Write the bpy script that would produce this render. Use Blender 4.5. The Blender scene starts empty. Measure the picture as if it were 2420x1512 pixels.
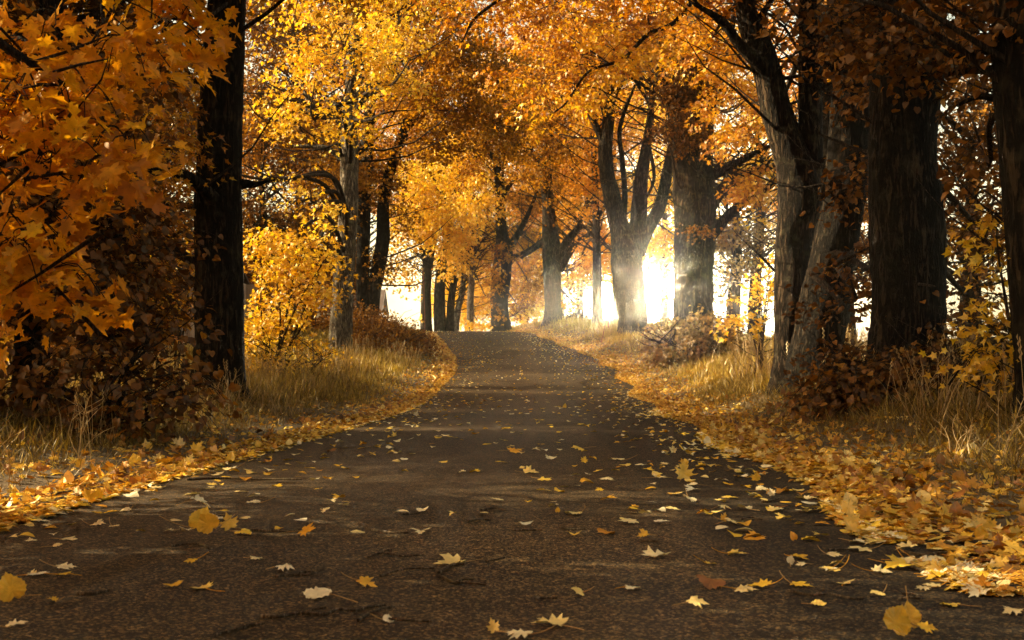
import bpy, math, random
import numpy as np
from math import radians, sin, cos, pi

rng = np.random.default_rng(11)
random.seed(5)
scene = bpy.context.scene
COL = scene.collection

# ------------------------------------------------------------------ camera geometry
F = 2920.0          # focal length expressed in units of a 2419 wide picture
H = 0.8             # eye height above the road
HX, HY = 1209.5, 860.0
def P(px, py, D):
    """point seen in direction (px,py) at distance D along the road"""
    return np.array([(px - HX) / F * D, D, H - (py - HY) / F * D])

# ------------------------------------------------------------------ sun
SUN_AZ, SUN_EL = radians(-78), radians(27)     # from the left, low
SV = np.array([sin(SUN_AZ) * cos(SUN_EL), cos(SUN_AZ) * cos(SUN_EL), sin(SUN_EL)])
GLOW_AZ, GLOW_EL = math.atan((1522 - HX) / F), math.atan((HY - 688) / F)
GV = (sin(GLOW_AZ) * cos(GLOW_EL), cos(GLOW_AZ) * cos(GLOW_EL), sin(GLOW_EL))

# ------------------------------------------------------------------ object helpers
def tag(o, label=None, cat=None, group=None, kind=None):
    if label: o['label'] = label
    if cat: o['category'] = cat
    if group: o['group'] = group
    if kind: o['kind'] = kind
    return o

def empty(name, loc, label, cat, group=None):
    o = bpy.data.objects.new(name, None)
    o.empty_display_size = 0.2
    COL.objects.link(o)
    o.location = [float(c) for c in loc]
    return tag(o, label, cat, group)

def mesh_obj(name, V, Fc, mat, parent=None, attrs=None, smooth=False, base=None):
    """V (n,3) world coords, Fc (m,k) ints (k constant) ; base = origin to store coordinates about"""
    V = np.asarray(V, dtype=np.float64); Fc = np.asarray(Fc, dtype=np.int32)
    if parent is not None: base = np.array(parent.location[:])
    if base is None: base = np.zeros(3)
    V = (V - base).astype(np.float32)
    me = bpy.data.meshes.new(name)
    n, (m, k) = len(V), Fc.shape
    me.vertices.add(n); me.vertices.foreach_set('co', V.ravel())
    me.loops.add(m * k); me.loops.foreach_set('vertex_index', Fc.ravel())
    me.polygons.add(m)
    me.polygons.foreach_set('loop_start', np.arange(0, m * k, k, dtype=np.int32))
    me.polygons.foreach_set('loop_total', np.full(m, k, dtype=np.int32))
    me.polygons.foreach_set('use_smooth', np.full(m, smooth, dtype=bool))
    if attrs is not None:
        for an, av in attrs.items():
            a = me.attributes.new(an, 'FLOAT', 'FACE' if len(av) == m else 'POINT')
            a.data.foreach_set('value', np.asarray(av, dtype=np.float32))
    me.update(calc_edges=True)
    me.materials.append(mat)
    o = bpy.data.objects.new(name, me)
    COL.objects.link(o)
    if parent is not None: o.parent = parent
    else: o.location = [float(c) for c in base]
    return o

class MB:
    """collects pieces with quads only"""
    def __init__(s): s.V = []; s.F = []; s.n = 0
    def add(s, V, Fq):
        s.V.append(np.asarray(V, float)); s.F.append(np.asarray(Fq, np.int32) + s.n); s.n += len(V)
    def build(s, name, mat, parent=None, **k):
        return mesh_obj(name, np.concatenate(s.V), np.concatenate(s.F), mat, parent, **k)
    def box(s, c, d, rz=0.0, rx=0.0):
        c = np.asarray(c, float); d = np.asarray(d, float) / 2
        X = np.array([[i, j, k] for i in (-1, 1) for j in (-1, 1) for k in (-1, 1)], float) * d
        if rx: X = X @ np.array([[1, 0, 0], [0, cos(rx), sin(rx)], [0, -sin(rx), cos(rx)]])
        if rz: X = X @ np.array([[cos(rz), sin(rz), 0], [-sin(rz), cos(rz), 0], [0, 0, 1]])
        s.add(X + c, [[0, 1, 3, 2], [4, 6, 7, 5], [0, 4, 5, 1], [2, 3, 7, 6], [0, 2, 6, 4], [1, 5, 7, 3]])

def catmull(pts, n):
    pts = np.asarray(pts, float)
    K = len(pts)
    if K == 2:
        t = np.linspace(0, 1, n)[:, None]
        return pts[0] * (1 - t) + pts[1] * t
    ex = np.vstack([2 * pts[0] - pts[1], pts, 2 * pts[-1] - pts[-2]])
    out = []
    for u in np.linspace(0, K - 1 - 1e-6, n):
        i = int(u); t = u - i
        a, b, c, d = ex[i], ex[i + 1], ex[i + 2], ex[i + 3]
        out.append(0.5 * (2 * b + (c - a) * t + (2 * a - 5 * b + 4 * c - d) * t * t + (3 * b - 3 * c + d - a) * t ** 3))
    return np.array(out)

def tube(mb, pts, rad, seg=16, step=0.15, rough=0.05, seed=0, flare=0.0, zbase=None):
    """rough round stem along pts ; rad per control point. returns smoothed centre line + radii"""
    pts = np.asarray(pts, float); rad = np.asarray(rad, float)
    L = np.linalg.norm(np.diff(pts, axis=0), axis=1).sum()
    n = int(max(len(pts) * 2, min(140, L / step)))
    PR = catmull(np.hstack([pts, rad[:, None]]), n)
    C, R = PR[:, :3], np.maximum(PR[:, 3], 0.004)
    T = np.gradient(C, axis=0); T /= np.linalg.norm(T, axis=1)[:, None]
    ref = np.array([0.13, 1.0, 0.07]) if abs(T[0][1]) < 0.9 else np.array([1.0, 0, 0])
    A = np.cross(T, ref); A /= np.linalg.norm(A, axis=1)[:, None]
    B = np.cross(T, A)
    th = np.arange(seg) * 2 * pi / seg
    r2 = np.random.default_rng(seed + 77)
    s = np.concatenate([[0], np.cumsum(np.linalg.norm(np.diff(C, axis=0), axis=1))])
    D = np.zeros((n, seg))
    for k in range(9):
        ka, kz, ph, ph2 = r2.integers(1, 7), r2.uniform(.6, 5), r2.uniform(0, 6.3), r2.uniform(0, 6.3)
        D += np.sin(ka * th[None] + ph + 0.8 * np.sin(kz * .5 * s[:, None] + ph2)) * np.sin(kz * s[:, None] + ph2) * r2.uniform(.3, 1)
    D *= rough / 2.0
    D += r2.normal(0, rough * .35, D.shape)
    RR = R[:, None] * (1 + D)
    if flare > 0:
        hgt = (C[:, 2] - zbase)
        ph = r2.uniform(0, 6.3)
        lob = np.clip(np.sin(5 * th[None] + ph) + .5 * np.sin(3 * th[None] + 2 * ph), -0.3, 1.6)
        RR = RR * (1 + flare * np.exp(-np.maximum(hgt, 0) / 0.35)[:, None] * (0.5 + 0.5 * lob))
    V = C[:, None, :] + RR[..., None] * (np.cos(th)[None, :, None] * A[:, None, :] + np.sin(th)[None, :, None] * B[:, None, :])
    V = V.reshape(-1, 3)
    i = np.arange(n - 1)[:, None] * seg; j = np.arange(seg)[None]; j2 = (j + 1) % seg
    Q = np.stack([i + j, i + j2, i + seg + j2, i + seg + j], -1).reshape(-1, 4)
    mb.add(V, Q)
    return C, R

def tubes_batch(Pn, Rn, sides=3):
    """Pn (n,k,3) , Rn (n,k) -> V,F quads, all thin"""
    n, k, _ = Pn.shape
    T = np.gradient(Pn, axis=1); T /= (np.linalg.norm(T, axis=2)[..., None] + 1e-9)
    ref = np.array([0.31, 0.22, 0.92])
    A = np.cross(T, ref); A /= (np.linalg.norm(A, axis=2)[..., None] + 1e-6)
    B = np.cross(T, A)
    th = np.arange(sides) * 2 * pi / sides
    V = Pn[:, :, None, :] + Rn[:, :, None, None] * (np.cos(th)[None, None, :, None] * A[:, :, None, :] + np.sin(th)[None, None, :, None] * B[:, :, None, :])
    b = (np.arange(n) * k * sides)[:, None, None]
    i = (np.arange(k - 1) * sides)[None, :, None]; j = np.arange(sides)[None, None]; j2 = (j + 1) % sides
    Q = np.stack([b + i + j, b + i + j2, b + i + sides + j2, b + i + sides + j], -1).reshape(-1, 4)
    return V.reshape(-1, 3), Q

# ------------------------------------------------------------------ leaf shapes (tip along +y, stalk at origin)
def leaf_template(right, centre, fold=0.18, droop=0.25, cup=0.0):
    r = np.array(right, float)
    l = r[1:-1][::-1].copy(); l[:, 0] *= -1
    ring = np.vstack([r, l])
    V2 = np.vstack([[centre], ring])
    z = fold * np.abs(V2[:, 0]) - droop * (V2[:, 1] - .3) ** 2 + cup * (V2[:, 0] ** 2)
    V = np.hstack([V2, z[:, None]])
    n = len(ring)
    T = [[0, 1 + i, 1 + (i + 1) % n] for i in range(n)]
    return V, np.array(T, np.int32)
MAPLE_R = [(0, 0), (.18, -.11), (.43, -.08), (.33, .10), (.60, .20), (.46, .33), (.60, .54), (.37, .48), (.17, .47), (.29, .72), (.12, .73), (0, 1.02)]
T_MAPLE = leaf_template(MAPLE_R, (0, .28))
T_MAPLE_CURL = leaf_template(MAPLE_R, (0, .28), fold=.5, droop=-.6, cup=.3)
T_MAPLE_MID = leaf_template([(0, 0), (.42, -.05), (.31, .17), (.60, .42), (.20, .47), (0, 1.0)], (0, .28))
T_LINDEN = leaf_template([(0, .06), (.24, -.06), (.47, .12), (.50, .38), (.28, .74), (0, 1.0)], (0, .3), .12, .3)
T_SERR = leaf_template([(0, .06), (.10, -.03), (.20, -.05), (.26, -.01), (.36, .0), (.40, .08), (.48, .13), (.46, .22), (.53, .30), (.48, .38), (.51, .47), (.43, .53), (.42, .62), (.33, .66), (.30, .75), (.20, .78), (.15, .88), (.07, .91), (0, 1.02)], (0, .3), .14, .3)
def two_tri(w=.5, m=.35, fold=.15, droop=.2):
    V = np.array([(0, 0, 0), (w, m, fold), (0, 1, -droop), (-w, m, fold)], float)
    return V, np.array([[0, 1, 2], [0, 2, 3]], np.int32)
T_FAR = two_tri()
AREA = 0.5

def unit(a): return a / (np.linalg.norm(a, axis=-1, keepdims=True) + 1e-9)

def stamp(tmpl, pos, nrm, tip, size, jitter=0.0):
    """place template at pos with z->nrm, y->tip. returns V, T"""
    V0, T0 = tmpl
    z = unit(nrm); y = unit(tip - (tip * z).sum(1)[:, None] * z); x = np.cross(y, z)
    M = np.stack([x, y, z], 1)          # rows are axes
    sc = np.asarray(size)[:, None, None]
    base = V0[None] * sc
    if jitter:
        kz = rng.normal(1, jitter, (len(pos), 1))
        base = base.copy(); base[..., 2] *= kz
        base[..., 0] *= rng.uniform(.75, 1.12, (len(pos), 1))
    V = np.einsum('nki,nij->nkj', base, M) + pos[:, None]
    n, k = V.shape[:2]
    T = (T0[None] + (np.arange(n) * k)[:, None, None]).reshape(-1, 3)
    return V.reshape(-1, 3), T

# ------------------------------------------------------------------ materials
def new_mat(name):
    m = bpy.data.materials.new(name); m.use_nodes = True
    nt = m.node_tree; nt.nodes.clear()
    return m, nt, nt.nodes.new
def ramp(nt, stops):
    r = nt.nodes.new('ShaderNodeValToRGB')
    e = r.color_ramp.elements
    while len(e) > 1: e.remove(e[-1])
    e[0].position = stops[0][0]; e[0].color = (*stops[0][1], 1)
    for p_, c in stops[1:]:
        q = e.new(p_); q.color = (*c, 1)
    return r

def leaf_mat(name, stops, trans=0.5, gloss=0.06, tsat=1.0, spots=.55):
    m, nt, N = new_mat(name); L = nt.links.new
    at = N('ShaderNodeAttribute'); at.attribute_name = 'rnd'
    r = ramp(nt, stops); L(at.outputs['Fac'], r.inputs[0])
    tc = N('ShaderNodeTexCoord')
    no = N('ShaderNodeTexNoise'); no.inputs['Scale'].default_value = 22; no.inputs['Detail'].default_value = 3
    L(tc.outputs['Object'], no.inputs['Vector'])
    mr = N('ShaderNodeMapRange'); mr.inputs[1].default_value = .3; mr.inputs[2].default_value = .7
    mr.inputs[3].default_value = .72; mr.inputs[4].default_value = 1.15
    L(no.outputs['Fac'], mr.inputs[0])
    sp = N('ShaderNodeTexNoise'); sp.inputs['Scale'].default_value = 70; sp.inputs['Detail'].default_value = 4; L(tc.outputs['Object'], sp.inputs['Vector'])
    sr_ = N('ShaderNodeMapRange'); sr_.inputs[1].default_value = .60; sr_.inputs[2].default_value = .70; sr_.inputs[4].default_value = spots; L(sp.outputs['Fac'], sr_.inputs[0])
    sm0 = N('ShaderNodeMixRGB'); sm0.inputs[2].default_value = (.16, .06, .012, 1); L(sr_.outputs[0], sm0.inputs[0]); L(r.outputs[0], sm0.inputs[1]); r = sm0
    mx = N('ShaderNodeVectorMath'); mx.operation = 'SCALE'
    L(r.outputs[0], mx.inputs[0]); L(mr.outputs[0], mx.inputs['Scale'])
    d = N('ShaderNodeBsdfDiffuse'); L(mx.outputs[0], d.inputs[0])
    t = N('ShaderNodeBsdfTranslucent')
    tm = N('ShaderNodeMixRGB'); tm.blend_type = 'MULTIPLY'; tm.inputs[0].default_value = 1
    tm.inputs[2].default_value = (1.0, .88 * tsat, .45, 1)
    L(mx.outputs[0], tm.inputs[1]); L(tm.outputs[0], t.inputs[0])
    a = N('ShaderNodeMixShader'); a.inputs[0].default_value = trans
    L(d.outputs[0], a.inputs[1]); L(t.outputs[0], a.inputs[2])
    g = N('ShaderNodeBsdfGlossy'); g.inputs['Roughness'].default_value = .42
    g.inputs[0].default_value = (1, .9, .75, 1)
    b = N('ShaderNodeMixShader'); b.inputs[0].default_value = gloss
    L(a.outputs[0], b.inputs[1]); L(g.outputs[0], b.inputs[2])
    o = N('ShaderNodeOutputMaterial'); L(b.outputs[0], o.inputs[0])
    return m

M_MAPLE = leaf_mat('maple_leaves', [(0, (.22, .075, .006)), (.35, (.54, .215, .009)), (.7, (.82, .45, .018)), (1, (.88, .60, .04))], .5, .05)
M_YELLOW = leaf_mat('yellow_maple_leaves', [(0, (.66, .34, .015)), (.35, (.85, .52, .02)), (.75, (.92, .66, .035)), (1, (.94, .76, .10))], .5, .06)
M_ORANGE = leaf_mat('orange_maple_leaves', [(0, (.36, .12, .006)), (.4, (.62, .25, .008)), (.8, (.76, .36, .012)), (1, (.82, .46, .02))], .5, .03)
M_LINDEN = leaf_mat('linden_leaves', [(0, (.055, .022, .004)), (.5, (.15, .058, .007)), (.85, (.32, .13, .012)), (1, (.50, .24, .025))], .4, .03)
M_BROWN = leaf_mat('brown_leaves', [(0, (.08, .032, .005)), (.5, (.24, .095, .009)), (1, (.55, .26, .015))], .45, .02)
M_GOLD = leaf_mat('gold_orange_leaves', [(0, (.40, .14, .006)), (.4, (.70, .31, .009)), (.8, (.84, .46, .014)), (1, (.88, .56, .02))], .5, .02)
M_AMBER = leaf_mat('amber_leaves', [(0, (.12, .05, .006)), (.45, (.38, .17, .01)), (1, (.78, .42, .018))], .5, .02)
M_SHRUB = leaf_mat('shrub_leaves', [(0, (.10, .06, .012)), (.5, (.20, .11, .015)), (1, (.42, .22, .03))], .42, .05)
M_LITTER = leaf_mat('litter_leaves', [(0, (.10, .04, .012)), (.3, (.34, .13, .02)), (.58, (.68, .34, .03)), (.82, (.86, .56, .07)), (1, (.92, .72, .26))], .25, .06)
M_ROADLEAF = leaf_mat('road_leaves', [(0, (.30, .12, .04)), (.25, (.74, .34, .03)), (.55, (.92, .60, .05)), (.8, (.94, .75, .33)), (1, (.95, .84, .56))], .08, .04, spots=.25)
M_GRASS = leaf_mat('verge_grass', [(0, (.055, .040, .011)), (.4, (.16, .10, .02)), (.75, (.38, .26, .045)), (1, (.60, .44, .09))], .35, .04)
M_DRY = leaf_mat('dry_grass', [(0, (.22, .13, .05)), (.6, (.42, .28, .12)), (1, (.62, .45, .22))], .3, .04)

def bark_mat(name, dark, mid, light, lichen=0.0, scale=1.0):
    m, nt, N = new_mat(name); L = nt.links.new
    tc = N('ShaderNodeTexCoord')
    mp = N('ShaderNodeMapping'); mp.inputs['Scale'].default_value = (10 * scale, 10 * scale, 1.7 * scale)
    L(tc.outputs['Object'], mp.inputs[0])
    wn = N('ShaderNodeTexNoise'); wn.inputs['Scale'].default_value = 1.4; wn.inputs['Detail'].default_value = 4
    L(mp.outputs[0], wn.inputs['Vector'])
    va = N('ShaderNodeVectorMath'); va.operation = 'MULTIPLY_ADD'
    va.inputs[1].default_value = (1.3, 1.3, 1.3)
    L(wn.outputs['Color'], va.inputs[0]); L(mp.outputs[0], va.inputs[2])
    vo = N('ShaderNodeTexNoise'); vo.inputs['Scale'].default_value = 1.25; vo.inputs['Detail'].default_value = 5; vo.inputs['Roughness'].default_value = .55
    L(va.outputs[0], vo.inputs['Vector'])
    rs = N('ShaderNodeMath'); rs.operation = 'SUBTRACT'; rs.inputs[1].default_value = .5; L(vo.outputs['Fac'], rs.inputs[0])
    ra = N('ShaderNodeMath'); ra.operation = 'ABSOLUTE'; L(rs.outputs[0], ra.inputs[0])
    fn = N('ShaderNodeTexNoise'); fn.inputs['Scale'].default_value = 6; fn.inputs['Detail'].default_value = 8; fn.inputs['Roughness'].default_value = .7
    L(mp.outputs[0], fn.inputs['Vector'])
    mr = N('ShaderNodeMapRange'); mr.inputs[2].default_value = .13
    L(ra.outputs[0], mr.inputs[0])
    hm = N('ShaderNodeMath'); hm.operation = 'MULTIPLY_ADD'; hm.inputs[1].default_value = .55
    L(fn.outputs['Fac'], hm.inputs[0]); L(mr.outputs[0], hm.inputs[2])
    r = ramp(nt, [(.22, dark), (.65, mid), (1.15 if False else 1.0, light)])
    hm2 = N('ShaderNodeMath'); hm2.operation = 'MULTIPLY'; hm2.inputs[1].default_value = .68
    L(hm.outputs[0], hm2.inputs[0]); L(hm2.outputs[0], r.inputs[0])
    ln = N('ShaderNodeTexNoise'); ln.inputs['Scale'].default_value = 5; ln.inputs['Detail'].default_value = 6
    L(tc.outputs['Object'], ln.inputs['Vector'])
    lr = N('ShaderNodeMapRange'); lr.inputs[1].default_value = .55; lr.inputs[2].default_value = .7
    lr.inputs[4].default_value = lichen
    L(ln.outputs['Fac'], lr.inputs[0])
    mx = N('ShaderNodeMixRGB'); mx.inputs[2].default_value = (.34, .29, .16, 1)
    L(lr.outputs[0], mx.inputs[0]); L(r.outputs[0], mx.inputs[1])
    b = N('ShaderNodeBsdfPrincipled'); b.inputs['Roughness'].default_value = .88
    b.inputs['Specular IOR Level'].default_value = .15
    L(mx.outputs[0], b.inputs['Base Color'])
    bp = N('ShaderNodeBump'); bp.inputs['Strength'].default_value = 1.0; bp.inputs['Distance'].default_value = .05
    L(hm.outputs[0], bp.inputs['Height']); L(bp.outputs[0], b.inputs['Normal'])
    o = N('ShaderNodeOutputMaterial'); L(b.outputs[0], o.inputs[0])
    return m
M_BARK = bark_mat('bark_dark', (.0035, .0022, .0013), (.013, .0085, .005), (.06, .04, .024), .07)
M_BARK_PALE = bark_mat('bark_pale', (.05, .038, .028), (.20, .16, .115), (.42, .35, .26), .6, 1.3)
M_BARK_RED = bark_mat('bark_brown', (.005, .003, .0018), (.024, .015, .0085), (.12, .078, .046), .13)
M_TWIG = bark_mat('twig_bark', (.02, .013, .009), (.06, .04, .026), (.15, .10, .07), 0, 3)

# ------------------------------------------------------------------ terrain
ROAD_X = np.array([[-30, -1.6], [0, -.5], [6.8, -.33], [12.4, -.02], [19.5, .34], [28.6, .54], [37, .72], [44, .45], [50, .0], [58, -.75], [66, -1.6], [75, -3.6], [90, -9], [110, -19], [140, -38]])
ROAD_Z = np.array([[-60, 0], [20, 0], [24, .05], [28.6, .2], [37, .62], [50, 1.36], [58, 1.90], [66, 2.50], [71, 2.68], [78, 2.60], [95, 1.6], [130, -1.2], [200, -3.0], [400, -4.0]])
def smooth_interp(tab, y):
    y = np.asarray(y, float)
    return (np.interp(y - 2.2, tab[:, 0], tab[:, 1]) + 2 * np.interp(y, tab[:, 0], tab[:, 1]) + np.interp(y + 2.2, tab[:, 0], tab[:, 1])) / 4
def road_x(y): return smooth_interp(ROAD_X, y)
def road_z(y): return smooth_interp(ROAD_Z, y)
HALF = 2.45
def sstep(a, b, x):
    t = np.clip((x - a) / (b - a), 0, 1); return t * t * (3 - 2 * t)
def gz(x, y):
    x = np.asarray(x, float); y = np.asarray(y, float)
    u = x - road_x(y)
    d = np.abs(u) - HALF
    z = road_z(y)
    right = u > 0
    near = np.interp(y, [0, 12, 20, 30, 45, 60, 75, 100], [.0, .10, .20, .28, .22, .25, .30, .3])
    nearR = np.interp(y, [0, 12, 20, 30, 45, 55, 70, 100], [.05, .24, .36, .45, .42, .50, .45, .3])
    hgt = np.where(right, nearR, near)
    z = z + hgt * sstep(.15, 2.6, d)
    z = z - .03 * np.exp(-((d - .1) / .25) ** 2)
    # left bank behind the mound, right slope dropping away to the bright fields
    z = z + np.where(right, -1.0, .35) * sstep(4, 16, d) * sstep(18, 45, y)
    z = z + .05 * np.sin(x * 1.3 + y * .7) * sstep(.4, 2, d) + .03 * np.sin(x * 3.1 - y * 2.3) * sstep(.3, 1.5, d)
    return z

def grid(xs, ys, zf):
    X, Y = np.meshgrid(xs, ys)
    V = np.stack([X, Y, zf(X, Y)], -1).reshape(-1, 3)
    nx, ny = len(xs), len(ys)
    i = (np.arange(ny - 1) * nx)[:, None]; j = np.arange(nx - 1)[None]
    Q = np.stack([i + j, i + j + 1, i + nx + j + 1, i + nx + j], -1).reshape(-1, 4)
    return V, Q

def ground_mat():
    m, nt, N = new_mat('verge_soil'); L = nt.links.new
    tc = N('ShaderNodeTexCoord')
    n1 = N('ShaderNodeTexNoise'); n1.inputs['Scale'].default_value = .9; n1.inputs['Detail'].default_value = 6
    n2 = N('ShaderNodeTexNoise'); n2.inputs['Scale'].default_value = 14; n2.inputs['Detail'].default_value = 6
    L(tc.outputs['Object'], n1.inputs['Vector']); L(tc.outputs['Object'], n2.inputs['Vector'])
    r = ramp(nt, [(.3, (.05, .032, .016)), (.5, (.10, .065, .024)), (.7, (.17, .10, .035))])
    a = N('ShaderNodeMath'); a.operation = 'MULTIPLY_ADD'; a.inputs[1].default_value = .5
    h = N('ShaderNodeMath'); h.operation = 'MULTIPLY'; h.inputs[1].default_value = .5
    L(n2.outputs['Fac'], h.inputs[0]); L(n1.outputs['Fac'], a.inputs[0]); L(h.outputs[0], a.inputs[2]); L(a.outputs[0], r.inputs[0])
    b = N('ShaderNodeBsdfPrincipled'); b.inputs['Roughness'].default_value = .95
    L(r.outputs[0], b.inputs['Base Color'])
    bp = N('ShaderNodeBump'); bp.inputs['Strength'].default_value = .8; bp.inputs['Distance'].default_value = .05
    L(n2.outputs['Fac'], bp.inputs['Height']); L(bp.outputs[0], b.inputs['Normal'])
    o = N('ShaderNodeOutputMaterial'); L(b.outputs[0], o.inputs[0])
    return m

def asphalt_mat():
    m, nt, N = new_mat('asphalt'); L = nt.links.new
    tc = N('ShaderNodeTexCoord')
    big = N('ShaderNodeTexNoise'); big.inputs['Scale'].default_value = .45; big.inputs['Detail'].default_value = 5; big.inputs['Roughness'].default_value = .6
    mid = N('ShaderNodeTexNoise'); mid.inputs['Scale'].default_value = 22; mid.inputs['Detail'].default_value = 5; mid.inputs['Roughness'].default_value = .75
    vo = N('ShaderNodeTexVoronoi'); vo.inputs['Scale'].default_value = 120
    fine = N('ShaderNodeTexNoise'); fine.inputs['Scale'].default_value = 160; fine.inputs['Detail'].default_value = 3
    for q in (big, mid, vo, fine): L(tc.outputs['Object'], q.inputs['Vector'])
    r = ramp(nt, [(.3, (.009, .0054, .0025)), (.52, (.021, .0112, .0036)), (.75, (.055, .032, .012))])
    L(big.outputs['Fac'], r.inputs[0])
    # light aggregate chips
    cr = ramp(nt, [(0, (0, 0, 0)), (.62, (0, 0, 0)), (.8, (.35, .35, .35)), (1, (1, 1, 1))])
    vc = N('ShaderNodeSeparateColor'); L(vo.outputs['Color'], vc.inputs[0]); L(vc.outputs[0], cr.inputs[0])
    mx = N('ShaderNodeMixRGB'); mx.inputs[2].default_value = (.44, .27, .10, 1)
    sc = N('ShaderNodeMath'); sc.operation = 'MULTIPLY'; sc.inputs[1].default_value = .5
    L(cr.outputs[0], sc.inputs[0]); L(sc.outputs[0], mx.inputs[0]); L(r.outputs[0], mx.inputs[1])
    m2 = N('ShaderNodeMapRange'); m2.inputs[1].default_value = .3; m2.inputs[2].default_value = .7; m2.inputs[3].default_value = .4; m2.inputs[4].default_value = 1.6
    L(mid.outputs['Fac'], m2.inputs[0])
    s2 = N('ShaderNodeVectorMath'); s2.operation = 'SCALE'; L(mx.outputs[0], s2.inputs[0]); L(m2.outputs[0], s2.inputs['Scale'])
    # paving seam: the right-hand lane strip is a darker batch, a worn pale patch lies near the middle
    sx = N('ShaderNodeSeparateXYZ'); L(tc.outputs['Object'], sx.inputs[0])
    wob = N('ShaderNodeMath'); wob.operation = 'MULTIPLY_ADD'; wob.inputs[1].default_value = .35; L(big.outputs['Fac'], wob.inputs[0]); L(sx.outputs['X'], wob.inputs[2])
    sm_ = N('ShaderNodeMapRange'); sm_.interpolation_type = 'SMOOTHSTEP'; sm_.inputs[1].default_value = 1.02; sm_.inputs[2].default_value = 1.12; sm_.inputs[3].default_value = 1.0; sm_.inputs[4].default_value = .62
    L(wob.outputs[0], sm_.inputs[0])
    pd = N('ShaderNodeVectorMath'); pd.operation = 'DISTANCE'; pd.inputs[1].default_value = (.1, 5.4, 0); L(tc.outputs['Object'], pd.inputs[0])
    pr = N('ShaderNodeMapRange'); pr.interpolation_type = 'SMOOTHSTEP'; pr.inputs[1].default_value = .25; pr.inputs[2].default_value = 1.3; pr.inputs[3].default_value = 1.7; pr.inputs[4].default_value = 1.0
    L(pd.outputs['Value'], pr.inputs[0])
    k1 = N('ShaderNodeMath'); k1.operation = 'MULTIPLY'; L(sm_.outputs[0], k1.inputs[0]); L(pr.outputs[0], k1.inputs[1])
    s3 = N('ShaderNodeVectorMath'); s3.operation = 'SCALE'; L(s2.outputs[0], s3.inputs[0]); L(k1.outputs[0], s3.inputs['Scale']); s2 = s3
    b = N('ShaderNodeBsdfPrincipled'); b.inputs['Roughness'].default_value = .8
    b.inputs['Specular IOR Level'].default_value = .2
    L(s2.outputs[0], b.inputs['Base Color'])
    ad = N('ShaderNodeMath'); ad.operation = 'ADD'; L(vo.outputs['Distance'], ad.inputs[0]); L(fine.outputs['Fac'], ad.inputs[1])
    bp = N('ShaderNodeBump'); bp.inputs['Strength'].default_value = .7; bp.inputs['Distance'].default_value = .006
    L(ad.outputs[0], bp.inputs['Height']); L(bp.outputs[0], b.inputs['Normal'])
    o = N('ShaderNodeOutputMaterial'); L(b.outputs[0], o.inputs[0])
    return m
M_SOIL, M_ASPHALT = ground_mat(), asphalt_mat()

def spaced(lo, hi, fine_lo, fine_hi, fs, cs):
    return np.unique(np.round(np.concatenate([np.arange(lo, fine_lo, cs), np.arange(fine_lo, fine_hi, fs), np.arange(fine_hi, hi + cs, cs)]), 4))
gx = spaced(-150, 150, -14, 14, .28, 6); gy = spaced(-40, 230, -6, 92, .45, 6)
def ground_z(X, Y):
    z = gz(X, Y)
    d = np.abs(X - road_x(Y)) - HALF
    return z - .035 * (d < .15)                     # the asphalt lies on top
V, Q = grid(gx, gy, ground_z)
tag(mesh_obj('ground', V, Q, M_SOIL, smooth=True), 'brown earth verge and wood floor either side of the lane', 'ground', kind='structure')

ys = np.concatenate([np.arange(-6, 30, .25), np.arange(30, 130, .5)])
us = np.linspace(-1, 1, 21)
edgeN = np.sin(ys * 1.7) * .05 + np.sin(ys * 4.3 + 1) * .035 + rng.normal(0, .012, len(ys))
RV = []
for k, y in enumerate(ys):
    hw = HALF + edgeN[k] + .12
    dx = (road_x(y + .5) - road_x(y - .5))
    nrm = np.array([1, -dx]) / math.hypot(1, dx)
    for u in us:
        x = road_x(y) + u * hw * nrm[0]; yy = y + u * hw * nrm[1]
        z = road_z(yy) + .004 + .02 * (1 - u * u) - (.03 if abs(u) > .99 else 0)
        RV.append((x, yy, z))
RV = np.array(RV); nx = len(us)
i = (np.arange(len(ys) - 1) * nx)[:, None]; j = np.arange(nx - 1)[None]
RQ = np.stack([i + j, i + j + 1, i + nx + j + 1, i + nx + j], -1).reshape(-1, 4)
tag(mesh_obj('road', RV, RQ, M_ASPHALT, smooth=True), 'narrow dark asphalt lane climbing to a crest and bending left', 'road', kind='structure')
def road_top(x, y):
    u = (x - road_x(y)) / HALF
    return road_z(y) + .004 + .02 * np.clip(1 - u * u, 0, 1)
def surf(x, y):
    d = np.abs(x - road_x(y)) - HALF
    return np.where(d < .1, road_top(x, y), gz(x, y))

# ------------------------------------------------------------------ openings in the canopy through which sun reaches chosen places
HOLES = []
def hole(px, py, D, r, p=0.9, sx=0): HOLES.append((P(px, py, D), r, p))
hole(800, 180, 35, 3.6, .93); hole(720, 420, 33, 2.6, .93); hole(920, 150, 35, 2.2, .92)
hole(700, 640, 30, 2.0, .55); hole(690, 860, 29, 3.0, .97); hole(900, 880, 31, 2.8, .97); hole(990, 900, 29, 1.5, .93)
hole(805, 800, 40, 1.8, .92); hole(1050, 500, 76, 5.0, .85); hole(1270, 885, 33, 3.2, .97); hole(1400, 885, 32, 2.4, .97); hole(1130, 890, 32, 2.2, .97)
hole(1600, 900, 24, 1.7, .85); hole(1750, 880, 21, 1.3, .8); hole(1840, 650, 21, 1.4, .75)
hole(1750, 250, 32, 2.6, .85); hole(1780, 680, 30, 1.6, .9); hole(2370, 700, 12, .9, .9)
hole(1250, 60, 30, 2.2, .7); hole(180, 300, 6, .9, .55); hole(60, 560, 5.5, .5, .8); hole(150, 230, 6.4, 1.0, .6)
hole(1400, 800, 50, 2.2, .85); hole(980, 400, 70, 4, .8); hole(1330, 180, 50, 3, .75); hole(1560, 300, 60, 3, .8)
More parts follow.
